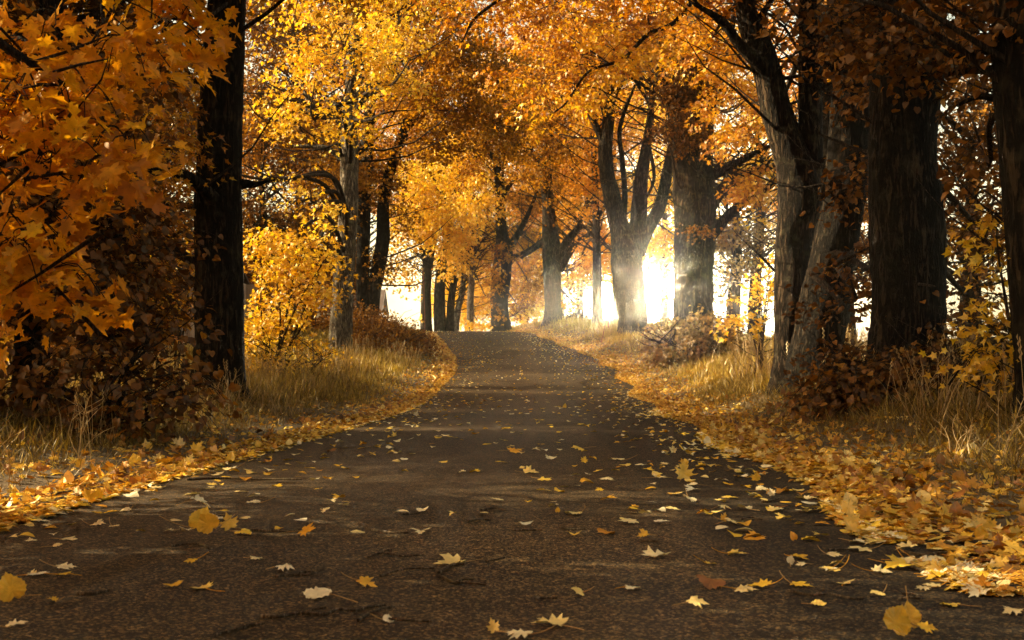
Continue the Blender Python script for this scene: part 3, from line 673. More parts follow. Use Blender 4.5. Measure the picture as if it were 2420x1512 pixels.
# avenue continued unseen behind the viewpoint, added to shade the near lane
def unseen_tree(X, Y, seed, lab):
    px, py = HX + X / Y * F, HY - (0 - H) / Y * F
    def q(x, z, w=0): return (HX + x / Y * F, HY - (z - H) / Y * F, w * F / Y)
    st = [q(X, 0, .9), q(X, 3, .75), q(X * .97, 7, .6), q(X * .9, 12, .3)]
    bl = []
    for (x, z, a, b, cv) in ((X * .9, 6, 3.4, 2.4, 2.2), (X * .35, 8.5, 3.4, 1.8, 2.2), (X * .8, 11, 4, 3, 2.2), (X * 1.7, 6, 3, 4, 2.0), (X * 1.9, 2.2, 2.6, 2.4, 1.6)):
        u = q(x, z); bl.append((u[0], u[1], a * F / Y, b * F / Y, Y, 3.2, cv))
    tree('maple_tree', lab, 'tree', Y, [st], bl, M_MAPLE, M_BARK, 'maple', 'unseen avenue trees added behind the viewpoint for shade', seed, seg=12, L=.26)
T_KEEP = (T_MAPLE, )
T_MAPLE_SAVE = T_MAPLE; T_MAPLE = T_FAR
for k_, (X_, Y_) in enumerate([(-5.4, -3.5), (5.6, -2.5), (-5.3, -13), (5.4, -12), (-5.5, -24), (5.5, -23)]):
    unseen_tree(X_, Y_, 150 + k_, 'unseen avenue tree added behind the viewpoint to shade the lane')
T_MAPLE = T_MAPLE_SAVE

# ------------------------------------------------------------------ bushes and saplings
def bush(name, label, cat, px, py, D, blobs, mat, kind, seed, stems_n=6, L=None, group=None, hgt=1.5):
    b0 = P(px, py, D); zb = float(gz(b0[0], b0[1]))
    root = empty(name, (b0[0], b0[1], zb), label, cat, group)
    r = np.random.default_rng(seed); mb = MB(); sk, sr = [], []
    c0 = np.mean([P(b[0], b[1], b[4]) for b in blobs], axis=0)
    for k in range(stems_n):
        b = blobs[k % len(blobs)]; e = P(b[0] + r.normal(0, b[2] * .4), b[1] - b[3] * .5 * r.random(), b[4])
        s = np.array([b0[0] + r.normal(0, .18), b0[1] + r.normal(0, .15), zb - .1])
        mid = s * .5 + e * .5 + np.array([r.normal(0, .1), r.normal(0, .1), .15])
        C, R = tube(mb, [s, mid, e], [.028, .018, .006], seg=7, step=.2, rough=.03, seed=seed + k)
        sk.append(C); sr.append(R)
    mb.build('stems', M_TWIG, root, smooth=True)
    crown_mesh(root, 'foliage', blobs, kind, mat, np.concatenate(sk), np.concatenate(sr), seed, L=L, cull=False)
    return root

bush('linden_bush', 'dark leafy bush low at the left, in front of the shaded trunk', 'bush', 250, 1010, 12,
     [(180, 860, 180, 70, 12, .7, 1.3), (350, 850, 110, 90, 12.3, .6, 1.5), (400, 930, 80, 50, 11.8, .5, 1.4), (250, 950, 120, 50, 11.5, .5, 1.0), (60, 900, 100, 60, 12, .6, 1.1), (300, 760, 110, 70, 12.5, .6, 1.1)], M_LINDEN, 'linden', 41, 9, L=.095)
bush('linden_bush', 'dark bush hiding the foot of the broadest black trunk', 'bush', 2050, 985, 15,
     [(2000, 850, 90, 55, 15, .5, 1.5), (2060, 910, 140, 75, 14.6, .6, 2.4), (2200, 890, 130, 85, 14.8, .6, 2.2), (1960, 900, 70, 50, 15, .4, 1.3), (2180, 880, 110, 70, 14.4, .5, 1.3), (2260, 800, 80, 80, 15.5, .5, 1.2)], M_LINDEN, 'linden', 42, 9, L=.09)
bush('hazel_bush', 'shadowy bush between the broad black trunk and the right edge', 'bush', 2330, 960, 14,
     [(2320, 830, 90, 80, 14.5, .5, 1.8), (2320, 910, 110, 60, 13.5, .5, 1.8), (2420, 850, 60, 80, 13, .4, 1.2)], M_SHRUB, 'linden', 43, 7, L=.08)
bush('hazel_bush', 'hazy green-brown shrub at the foot of the stout trunk by the sun', 'bush', 1640, 850, 34,
     [(1600, 785, 60, 52, 34.5, .8, 2.6), (1670, 785, 70, 58, 34, .8, 2.8), (1570, 820, 45, 26, 34, .6, 1.5), (1720, 810, 50, 34, 34.5, .6, 1.5), (1640, 825, 80, 24, 33.5, .6, 1.6)], M_SHRUB, 'linden', 44, 8, L=.11)
bush('bramble_mound', 'rounded red-brown shrub mound left of the crest', 'bush', 905, 840, 45,
     [(880, 785, 62, 60, 41, 1.2, 2.8), (930, 795, 60, 50, 42, 1.2, 2.8), (985, 808, 42, 32, 43, 1, 2.6), (868, 745, 44, 30, 43, .9, 2.2), (905, 825, 80, 26, 40, .7, 2.2)], M_BROWN, 'linden', 45, 8, L=.10)
bush('maple_sapling', 'bushy young yellow maple in front of the pale-footed tree', 'sapling', 640, 905, 30,
     [(640, 600, 80, 110, 30, 1.2, 1.0), (720, 620, 100, 110, 30, 1.2, 1.0), (740, 560, 50, 50, 30.5, .8, .8), (690, 750, 90, 70, 30, .9, 1.5), (745, 690, 45, 50, 30, .7, 1.1), (620, 760, 50, 80, 30.5, .8, 1.1), (780, 510, 30, 40, 30, .5, .8)], M_YELLOW, 'maple', 46, 9)
bush('maple_sapling', 'pale young maple just left of the thick black trunk', 'sapling', 380, 900, 27,
     [(420, 670, 70, 60, 27, .8, 1.4), (370, 640, 60, 50, 27.5, .8, 1.1), (440, 560, 50, 60, 28, .7, .9), (400, 760, 50, 60, 27, .7, .9)], M_YELLOW, 'maple', 47, 5)
bush('maple_sapling', 'small bright yellow maple left of the two-stemmed trunk on the right', 'sapling', 1800, 850, 26,
     [(1800, 680, 45, 45, 26, .6, 1.5), (1765, 740, 40, 30, 26, .5, 1.2), (1830, 630, 25, 35, 26, .4, 1.2)], M_YELLOW, 'maple', 48, 5)
bush('maple_sapling', 'slim orange-yellow maple shoot against the right edge trunk', 'sapling', 2395, 1010, 11.5,
     [(2375, 520, 35, 45, 11.6, .2, 1.3), (2365, 620, 38, 55, 11.5, .2, 1.2), (2390, 720, 30, 45, 11.5, .2, 1.3), (2350, 770, 26, 22, 11.4, .15, 1.0), (2400, 850, 22, 60, 11.4, .15, 1.2), (2340, 830, 14, 14, 11.4, .1, 1.0)], M_YELLOW, 'maple', 49, 5, L=.10)
bush('ground_ivy', 'low yellow-leaved undergrowth around the foot of the leafy crest tree', 'bush', 1160, 790, 76,
     [(1150, 765, 45, 16, 77, 1, 1.6), (1215, 765, 25, 12, 77, 1, 1.2), (1250, 735, 55, 30, 84, 1.5, 1.5), (1110, 720, 60, 40, 88, 1.5, 1.8)], M_YELLOW, 'maple', 50, 4)
bush('hazel_bush', 'low thin hedge on the skyline left of the slender trunk', 'bush', 1370, 770, 70,
     [(1370, 745, 26, 16, 70, 1, 1.2), (1345, 755, 20, 10, 70, 1, 1)], M_SHRUB, 'linden', 51, 4)
bush('hazel_bush', 'thin leafy hedge silhouetted against the bright sky beside the sun', 'bush', 1570, 790, 50,
     [(1570, 735, 30, 16, 52, 1, .9), (1585, 690, 14, 26, 44, .6, .5)], M_SHRUB, 'linden', 52, 4)

bush('maple_seedlings', 'low yellow seedlings in the tall grass between the black trunk and the pale-footed one', 'seedlings', 700, 900, 28,
     [(650, 860, 70, 40, 28, 1.2, 1.3), (740, 850, 60, 35, 29, 1.2, 1.2), (620, 830, 30, 50, 28, .8, 1.0)], M_YELLOW, 'maple', 53, 8, L=.075)
# ------------------------------------------------------------------ woods behind (each a tree)
def back_tree(px, D, topy, w, mat, label, seed, blobs, bark=M_BARK, kind='maple', group='trees in the wood behind'):
    b = P(px, 860, D); zb = float(gz(b[0], D)); py = HY - (zb - H) / D * F
    lean = (seed * 37 % 11 - 5) * 3
    tree('broadleaf_tree', label, 'tree', D, [[(px, py, w * 1.15), (px + lean * .3, py * .75 + topy * .25, w), (px + lean, (py + topy) / 2, w * .75), (px + lean * .5, topy, w * .3)]], blobs, mat, bark, kind, group, seed, seg=10)
BT = [
 # left wood, closing off the sky behind the left row
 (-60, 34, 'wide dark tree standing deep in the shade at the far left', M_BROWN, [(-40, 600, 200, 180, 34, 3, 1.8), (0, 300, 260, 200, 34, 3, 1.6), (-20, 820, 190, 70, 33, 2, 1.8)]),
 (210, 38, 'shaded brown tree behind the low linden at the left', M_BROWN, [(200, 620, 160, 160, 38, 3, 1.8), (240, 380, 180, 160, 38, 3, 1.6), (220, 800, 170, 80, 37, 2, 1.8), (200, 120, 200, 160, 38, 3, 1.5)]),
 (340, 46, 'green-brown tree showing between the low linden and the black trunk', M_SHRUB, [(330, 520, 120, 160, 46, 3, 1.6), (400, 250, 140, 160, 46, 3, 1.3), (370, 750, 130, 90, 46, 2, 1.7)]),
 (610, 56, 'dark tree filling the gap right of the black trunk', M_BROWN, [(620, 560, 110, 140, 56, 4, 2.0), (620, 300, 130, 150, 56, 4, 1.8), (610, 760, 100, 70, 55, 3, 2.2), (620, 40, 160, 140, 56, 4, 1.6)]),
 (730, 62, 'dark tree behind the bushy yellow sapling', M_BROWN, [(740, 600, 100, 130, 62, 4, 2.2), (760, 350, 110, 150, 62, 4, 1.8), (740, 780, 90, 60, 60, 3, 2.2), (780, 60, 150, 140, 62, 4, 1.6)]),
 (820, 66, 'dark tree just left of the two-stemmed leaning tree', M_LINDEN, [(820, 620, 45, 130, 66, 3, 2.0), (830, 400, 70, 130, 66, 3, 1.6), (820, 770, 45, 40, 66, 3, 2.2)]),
 # behind the crest
 (1110, 104, 'golden tree filling the space behind the middle of the crest', M_YELLOW, [(1110, 600, 90, 90, 104, 5, 2.2), (1080, 700, 80, 70, 100, 4, 1.8), (1170, 690, 70, 60, 102, 4, 1.8), (1090, 380, 120, 110, 104, 5, 1.5), (1060, 700, 50, 60, 104, 4, 1.1)]),
 (1240, 98, 'amber tree behind the forked leafy trunk', M_AMBER, [(1240, 500, 90, 100, 98, 5, 1.5), (1250, 630, 80, 70, 98, 4, 2.2), (1270, 690, 60, 40, 98, 4, 1.2), (1240, 300, 120, 110, 98, 5, 1.5), (1240, 725, 50, 26, 98, 3, .8)]),
 (1365, 92, 'amber tree behind the slender straight trunk', M_MAPLE, [(1365, 560, 80, 90, 92, 4, 2.0), (1470, 640, 60, 30, 92, 3, 1.2), (1380, 380, 100, 110, 92, 5, 1.3), (1360, 655, 60, 30, 92, 3, 1.0)]),
 (1460, 96, 'orange tree far behind the V-shaped tree', M_ORANGE, [(1470, 480, 90, 90, 96, 5, 1.1), (1450, 590, 90, 55, 96, 4, 2.2), (1540, 600, 50, 40, 90, 3, 1.8), (1400, 650, 60, 24, 94, 3, 1.2), (1480, 280, 130, 120, 96, 5, 1.0)]),
 (1570, 80, 'golden tree showing between the V-shaped tree and the stout trunk', M_YELLOW, [(1570, 575, 70, 60, 80, 4, 2.2), (1560, 420, 70, 90, 80, 4, 1.2), (1580, 250, 90, 100, 80, 4, .9)]),
 (1730, 58, 'brown-green tree behind the small yellow maple on the right', M_SHRUB, [(1740, 560, 80, 60, 58, 3, 2.0), (1750, 640, 60, 50, 56, 3, .8), (1700, 700, 30, 50, 50, 2, .6)]),
 (236, 27, 'dark tree added to shade the lane, close behind the low linden and the black trunk', M_BROWN, [(236, 520, 260, 330, 27, 2.4, 2.2), (150, 100, 300, 300, 27, 2.6, 1.8), (-150, 300, 300, 500, 25, 2.6, 2.2)]),  # added to keep sun off the middle stretch of the lane
 (-700, 13, 'unseen tree added far out of the left side of the view to shade the lane', M_BROWN, [(-700, 300, 420, 700, 13, 3, 2.4), (-900, -300, 500, 600, 11, 3, 2.4)]),  # out of view, added to block sun on the nearer lane
 (1780, 66, 'yellow tree high behind the stout trunk on the right', M_YELLOW, [(1760, 420, 80, 70, 66, 3, 1.2), (1790, 280, 80, 120, 66, 3, 1.0), (1700, 520, 40, 40, 66, 2, 1.0)]),
 (2000, 44, 'brown tree glimpsed between the trunks on the right', M_BROWN, [(2010, 560, 80, 120, 44, 2, 1.2), (1980, 250, 110, 160, 44, 3, 1.3), (2040, 380, 60, 60, 44, 2, 1.0)]),
 (2290, 34, 'dark brown tree whose leaf edges break the white sky at the right', M_BROWN, [(2290, 480, 100, 110, 34, 2, .9), (2330, 250, 130, 150, 34, 2, 1.2), (2270, 640, 60, 50, 34, 1.5, .7), (2370, 560, 60, 70, 34, 1.5, .35)]),
]
for k, (px, D, lab, mt, bl) in enumerate(BT):
    back_tree(px, D, bl[0][1] - 150, 60 * 30 / D, mt, lab, 60 + k, bl, group='trees in the wood behind')
BT2 = [
 (1000, 112, 'orange tree high beyond the crest at the left', M_ORANGE, [(980, 430, 150, 120, 112, 5, 1.3), (960, 250, 200, 160, 112, 5, 1.3), (900, 60, 220, 150, 112, 5, 1.2)]),
 (1330, 118, 'amber tree high and far behind the crest', M_MAPLE, [(1330, 440, 160, 130, 118, 5, 1.4), (1300, 180, 220, 180, 118, 6, 1.4), (1220, 600, 90, 80, 118, 4, 1.4)]),
 (1660, 100, 'golden tree high and far behind the stout trunk', M_YELLOW, [(1640, 420, 150, 140, 100, 5, 1.0), (1620, 160, 220, 200, 100, 6, 1.2), (1830, 480, 60, 120, 100, 4, .8)]),
 (1960, 70, 'brown-orange tree far behind the right-hand trunks', M_ORANGE, [(1980, 400, 150, 160, 70, 4, 1.1), (2000, 120, 220, 200, 70, 4, 1.3)]),
]
for k, (px, D, lab, mt, bl) in enumerate(BT2):
    back_tree(px, D, 200, 60 * 30 / D, mt, lab, 120 + k, bl, group='trees in the wood behind')
# taller wood further left closing the horizon, and more hidden crowns
far_woods = [(-420, 30), (-250, 44), (60, 60), (300, 70), (480, 76), (560, 84), (690, 84), (170, 52)]
for k, (px, D) in enumerate(far_woods):
    s = 30 / D
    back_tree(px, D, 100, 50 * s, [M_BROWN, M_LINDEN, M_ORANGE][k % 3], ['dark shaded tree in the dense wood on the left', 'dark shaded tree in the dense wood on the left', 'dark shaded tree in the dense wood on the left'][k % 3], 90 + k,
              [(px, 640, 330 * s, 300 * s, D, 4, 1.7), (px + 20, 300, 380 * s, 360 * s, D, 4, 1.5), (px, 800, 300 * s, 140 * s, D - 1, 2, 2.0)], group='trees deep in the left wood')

# ------------------------------------------------------------------ grass
def keep_view(x, y, margin=.62):
    return np.abs(x) < y * margin * .68 + 1.5
def blades(n, yr, dr, side, hr, wid, mat, name, label, tm, seed, cond=None, merge=None):
    r = np.random.default_rng(seed)
    y = yr[0] + (yr[1] - yr[0]) * r.random(n) ** 1.4
    d = dr[0] + (dr[1] - dr[0]) * r.random(n)
    s = side if side else r.choice([-1, 1], n)
    x = road_x(y) + s * (HALF + d)
    k = keep_view(x, y)
    if cond is not None: k &= cond(x, y, d, r)
    x, y, d = x[k], y[k], d[k]
    return x, y, d, r

def blade_tmpl(w, bend, seg=3):
    V, T = [], []
    for i_ in range(seg):
        t = i_ / seg; ww = w * (1 - t * .55)
        V += [(-ww, 0 * t, 0), (ww, 0, 0)]
        V[-2] = (-ww, t, bend * t * t); V[-1] = (ww, t, bend * t * t)
    V.append((0, 1, bend))
    for i_ in range(seg - 1):
        a = 2 * i_; T += [[a, a + 1, a + 3], [a, a + 3, a + 2]]
    T.append([2 * seg - 2, 2 * seg - 1, 2 * seg])
    return np.array(V, float), np.array(T, np.int32)

def sow(name, label, cat, sets, mat):
    Vs, Ts, Rs, nv = [], [], [], 0
    for (tm, x, y, size, lean, col) in sets:
        n = len(x)
        if n == 0: continue
        z = gz(x, y) - .01
        up = np.stack([rng.normal(0, lean, n), rng.normal(0, lean, n), np.ones(n)], -1)
        yaw = rng.uniform(0, 2 * pi, n)
        nr = np.stack([np.cos(yaw), np.sin(yaw), np.zeros(n)], -1)
        nr = nr - (nr * unit(up)).sum(1)[:, None] * unit(up)
        V, T = stamp(tm, np.stack([x, y, z], -1), nr, up, size)
        Vs.append(V); Ts.append(T + nv); nv += len(V); Rs.append(np.repeat(col, len(tm[1])))
    o = mesh_obj(name, np.concatenate(Vs), np.concatenate(Ts), mat, attrs={'rnd': np.concatenate(Rs)})
    tag(o, label, cat, kind='stuff')

patch = lambda x, y: .5 + .5 * np.sin(x * 1.9 + y * .8) * np.sin(y * .55 - x * .7)
sets = []
B1, B2, B3 = blade_tmpl(.035, .25), blade_tmpl(.022, .5), blade_tmpl(.05, .3, 2)
for side, n, seed in ((-1, 52000, 1), (1, 52000, 2)):
    x, y, d, r = blades(n, (3.5, 26), (.12, 7), side, None, None, None, None, None, None, seed,
                        cond=lambda x, y, d, r: r.random(len(x)) < np.clip((d - .2) * 1.1, .05, 1))
    sz = (.10 + .16 * sstep(.4, 2.4, d)) * rng.uniform(.6, 1.5, len(x))
    sets.append((B2, x, y, sz, .5, np.clip(rng.normal(.42, .2, len(x)) + .15 * (patch(x, y) - .5), 0, 1)))
    x, y, d, r = blades(n, (22, 80), (.3, 9), side, None, None, None, None, None, None, seed + 9,
                        cond=lambda x, y, d, r: r.random(len(x)) < np.clip((d - .4) * 1.2, .05, 1))
    sz = (.13 + .15 * sstep(.5, 2.4, d)) * rng.uniform(.6, 1.5, len(x))
    sets.append((B3, x, y, sz, .4, np.clip(rng.normal(.72, .2, len(x)) + .3 * (patch(x, y) - .5), 0, 1)))
sow('verge_grass', 'short green-brown grass along both verges of the lane', 'grass', sets, M_GRASS)

# tall dry grass with seed heads
def seed_stalk():
    V = [(-.006, 0, 0), (.006, 0, 0), (.004, .5, .03), (-.004, .5, .03), (.002, .98, .12), (-.002, .98, .12)]
    T = [[0, 1, 2], [0, 2, 3], [3, 2, 4], [3, 4, 5]]
    n = len(V)
    for i_ in range(7):
        t = .74 + .035 * i_; s_ = 1 if i_ % 2 else -1
        b = len(V)
        V += [(0, t, .06), (s_ * .022, t + .035, .075), (s_ * .006, t + .07, .085)]
        T.append([b, b + 1, b + 2])
    return np.array(V, float), np.array(T, np.int32)
ST = seed_stalk(); B4 = blade_tmpl(.012, .35)
sets = []
zones = [  # (side, y0, y1, d0, d1, n, height)
 (-1, 20.5, 34, 1.6, 5.0, 4200, .5), (-1, 34, 42, 1.2, 4.0, 1400, .55), (1, 19, 27, 1.9, 4.3, 3400, .8), (-1, 5.5, 13, 1.3, 4.5, 2200, .5),
 (1, 8.5, 15, 1.6, 4.5, 1500, .75), (1, 26, 60, 1.4, 6, 2600, .5), (-1, 14, 19, 1.0, 3, 1000, .5), (1, 50, 75, 1.0, 7, 2200, .45), (-1, 13, 30, 4, 9, 3000, .7)]
for kz, (side, y0, y1, d0, d1, n, hh) in enumerate(zones):
    r = np.random.default_rng(200 + kz)
    y = r.uniform(y0, y1, n); d = r.uniform(d0, d1, n) + .3 * np.sin(y * 2.1)
    x = road_x(y) + side * (HALF + d)
    k = keep_view(x, y) & (r.random(n) < .05 + .95 * patch(x * 1.7, y * 1.5) ** 1.5)
    x, y = x[k], y[k]; m = len(x)
    h_ = m // (2 if y0 > 15 else 4)
    sets.append((ST, x[:h_], y[:h_], hh * r.uniform(.7, 1.35, h_), .16, np.clip(r.normal(.6, .2, h_), 0, 1)))
    sets.append((B4, x[h_:], y[h_:], hh * r.uniform(.45, 1.0, m - h_), .32, np.clip(r.normal(.45, .22, m - h_), 0, 1)))
sow('dry_grass', 'tall straw-coloured dry grass with seed heads on the verges', 'grass', sets, M_DRY)

# ------------------------------------------------------------------ leaf litter & fallen leaves
def scatter_fallen():
    out = []
    # litter bands along the two road edges
    for side, n, w in ((-1, 15000, .55), (1, 22000, .85)):
        r = np.random.default_rng(300 + side)
        y = 3.0 + 69 * r.random(n) ** 1.55
        d = r.exponential(.5, n) * w - .38 * np.clip(1 - (y - 22) / 20, -.25, 1) + (.15 if side > 0 else 0) * np.sin(y * .9)
        inner = np.abs(r.normal(0, .75, n)) * -1
        pick = r.random(n) < .07
        d = np.where(pick, inner, d)
        x = road_x(y) + side * (HALF + d)
        k = keep_view(x, y) & (d < 5)
        out.append(np.stack([x[k], y[k], np.full(k.sum(), 1.0)], -1))
    r = np.random.default_rng(333)
    n = 900; y = 5.5 + 62 * r.random(n) ** 1.1; u = r.uniform(-.97, .97, n)
    x = road_x(y) + u * HALF
    out.append(np.stack([x, y, np.zeros(n)], -1))
    # wide sparse leaves in the grass
    n = 9000; y = 4 + 66 * r.random(n) ** 1.3; s = r.choice([-1, 1], n); d = r.uniform(.5, 6, n)
    x = road_x(y) + s * (HALF + d); k = keep_view(x, y)
    out.append(np.stack([x[k], y[k], np.full(k.sum(), 1.0)], -1))
    return np.concatenate(out)
FL = scatter_fallen()
dcam = np.hypot(FL[:, 0], FL[:, 1])
inview = (np.abs(FL[:, 0]) < FL[:, 1] * .40) & (FL[:, 1] > 3.6)

# explicit leaves copied from the photograph: px, py, width px, colour 0..1, up (0 flat, 1 standing), species, label
EX = [
 (34, 1400, 80, .45, .9, 'L', 'big orange leaf standing on edge at the lower left border'),
 (22, 1488, 62, .9, .0, 'M', 'pale flat leaf below the standing orange one at the left border'),
 (133, 1427, 34, .4, .2, 'M', 'small orange leaf right of the standing orange one'),
 (125, 1296, 30, .8, .3, 'L', None), (138, 1347, 60, .9, .1, 'M', 'pale leaf with a long upturned stalk near the left border'),
 (150, 1279, 48, .85, .0, 'M', None), (58, 1247, 32, .7, 0, 'L', None), (115, 1244, 30, .85, .1, 'M', None), (220, 1244, 42, .9, .2, 'M', None), (265, 1245, 36, .85, 0, 'L', None), (302, 1211, 38, .95, 0, 'L', None),
 (124, 1210, 40, .5, .1, 'L', 'greyish mauve leaf at the edge of the left litter'),
 (462, 1202, 60, 1.0, .25, 'M', 'whitish leaf just behind the big yellow clump'),
 (462, 1236, 74, .5, 1.0, 'L', 'largest bright yellow leaf of the clump left of centre'),
 (505, 1243, 60, .45, .8, 'L', 'yellow leaf folded against the largest one in the clump'),
 (545, 1240, 46, .62, .9, 'M', 'ragged pale yellow leaf at the right end of the clump'),
 (566, 1263, 56, .55, .3, 'L', 'rounded yellow leaf lying in front of the clump'),
 (448, 1257, 40, .95, 0, 'M', None), (407, 1259, 30, .9, 0, 'M', None), (715, 1267, 58, .3, .45, 'M', 'tan-mauve leaf tented on the asphalt right of the yellow clump'),
 (763, 1213, 30, .9, .5, 'M', None), (612, 1191, 46, .95, .05, 'L', None), (380, 1157, 46, .8, .1, 'M', None), (538, 1116, 60, .8, .1, 'M', None),
 (595, 1328, 46, .85, .1, 'M', 'pale leaf with an upright stalk left of centre'), (660, 1348, 54, .95, .05, 'M', None),
 (850, 1390, 62, .35, .3, 'M', 'orange-tan curled leaf just above the long pale one'), (778, 1415, 92, .95, .08, 'L', 'long pale leaf in the centre-left foreground'),
 (1085, 1335, 92, .75, .1, 'M', 'pale tan leaf lying across the crossed twigs'), (905, 1477, 36, 1.0, .4, 'L', 'small whitish leaf by the lichened stick'),
 (1170, 1486, 40, .7, .7, 'M', 'folded tan leaf standing at the bottom centre'), (1372, 1219, 55, .75, .05, 'L', 'long boat-shaped pinkish leaf right of centre'),
 (1317, 1208, 16, .5, .6, 'L', None), (1529, 1271, 36, .45, .5, 'M', 'small yellow leaf perched over a grey chip, right of centre'),
 (1536, 1323, 92, .88, .05, 'M', 'wide flat pale yellow leaf right of centre'), (1377, 1407, 46, .7, .5, 'L', 'tan half-folded leaf right of the bottom centre'),
 (1628, 1438, 66, .75, .1, 'M', 'yellow leaf with its stalk curving left, right foreground'), (1684, 1389, 104, .0, .12, 'L', 'long rolled dark brown leaf, the only brown one on the asphalt'),
 (1874, 1388, 68, .5, .12, 'M', 'tan orange leaf with a hooked stalk, right foreground'), (1325, 1489, 108, .75, .1, 'M', 'yellow leaf with long curved stalk at the bottom right of centre'),
 (1245, 1509, 80, .9, .0, 'M', 'pale leaf cut by the bottom border'), (1865, 1329, 26, .95, .9, 'L', 'small pale leaf standing upright at the right'),
 (1900, 1341, 32, .9, .1, 'M', None), (1957, 1316, 46, .85, .05, 'M', None), (2014, 1283, 48, .95, .1, 'L', None), (2050, 1303, 74, .8, .08, 'M', None), (2154, 1302, 62, .8, .15, 'M', None),
 (2194, 1327, 56, .85, .1, 'L', None), (2140, 1347, 92, .55, .25, 'M', 'orange-yellow leaf beside the bundle of dry twigs'), (2264, 1438, 62, .6, .1, 'L', 'narrow orange leaf with a long curved stalk, lower right'),
 (2404, 1453, 60, .85, .1, 'M', 'pale yellow leaf at the right border near the bottom'), (2359, 1387, 45, .8, .3, 'L', None), (1919, 1433, 46, .65, 0, 'L', None), (2085, 1412, 50, .7, .1, 'L', None),
 (2110, 1482, 84, .55, 1.0, 'L', 'front leaf of the big yellow pair at the lower right'), (2150, 1470, 74, .6, .9, 'L', 'rear leaf of the big yellow pair at the lower right'),
 (2175, 1503, 60, .5, .35, 'M', 'orange leaf tucked under the big yellow pair'),
 (1719, 1243, 46, .8, .15, 'M', None), (1709, 1228, 26, .35, .9, 'M', 'orange leaf standing up on a pale one, right of centre'), (1627, 1186, 50, .9, .02, 'L', None), (1770, 1205, 52, .9, .03, 'L', None), (1699, 1206, 40, .8, 0, 'M', None),
 (1647, 1153, 42, .95, 0, 'L', None), (1789, 1161, 42, .9, .05, 'L', None), (1549, 1131, 42, .85, .2, 'M', None), (1614, 1117, 56, .6, .6, 'M', 'yellow maple leaf with raised points in the middle distance'),
 (1277, 1136, 46, .6, .1, 'M', None), (1241, 1118, 46, .7, .3, 'M', None), (1429, 1136, 42, .85, .2, 'M', None), (1299, 1086, 32, .9, .4, 'M', None), (1609, 1080, 58, .6, .3, 'M', None), (1205, 1071, 60, .3, .35, 'M', 'orange leaf lying in the middle of the lane'),
 (1374, 1065, 38, .6, .2, 'M', None), (1469, 1088, 46, .8, .05, 'M', None), (1909, 1182, 52, .85, .1, 'M', None), (1729, 1115, 40, .8, .05, 'M', None),
 (2249, 1290, 60, .9, 0, 'L', None), (2229, 1260, 42, .9, .4, 'M', None), (2279, 1272, 44, .55, .5, 'M', None), (2316, 1263, 38, .5, .9, 'L', 'yellow rounded leaf standing in the right litter'), (2354, 1259, 40, .8, .6, 'M', None), (2400, 1266, 62, .5, .6, 'M', 'bright yellow leaf at the right border above the twigs'),
 (2234, 1224, 56, .5, .6, 'M', 'bright yellow maple leaf tilted up on the right litter'), (2089, 1225, 92, .35, .15, 'M', None), (2338, 1140, 46, .5, .7, 'M', None), (2192, 1150, 60, .5, .5, 'M', None),
 (458, 1062, 46, .5, .9, 'M', 'yellow maple leaf standing in the left litter'), (430, 1050, 40, .85, .8, 'M', 'pale maple leaf propped behind the yellow one in the left litter'), (450, 1103, 60, .45, .3, 'M', None),
 (320, 1090, 36, .55, .8, 'L', 'folded yellow leaf upright at the left grass edge'), (25, 1184, 70, .5, .5, 'M', 'large yellow leaf in the litter at the left border'), (90, 1197, 50, .9, .4, 'L', 'pale rounded leaf in the litter near the left border'), (185, 1168, 30, 1.0, .8, 'M', None), (295, 1120, 40, .55, .3, 'L', None),
 (1840, 560, 0, 0, 0, 'x', None)]
EX = [e for e in EX if e[5] != 'x']

def ground_hit(px, py):
    """where the line of sight meets the road or verge"""
    lo = 2.0
    for D in np.arange(2.5, 70, .05):
        p = P(px, py, D)
        if p[2] <= float(surf(p[0], p[1])):
            return p[0], p[1]
    return P(px, py, 40)[:2]

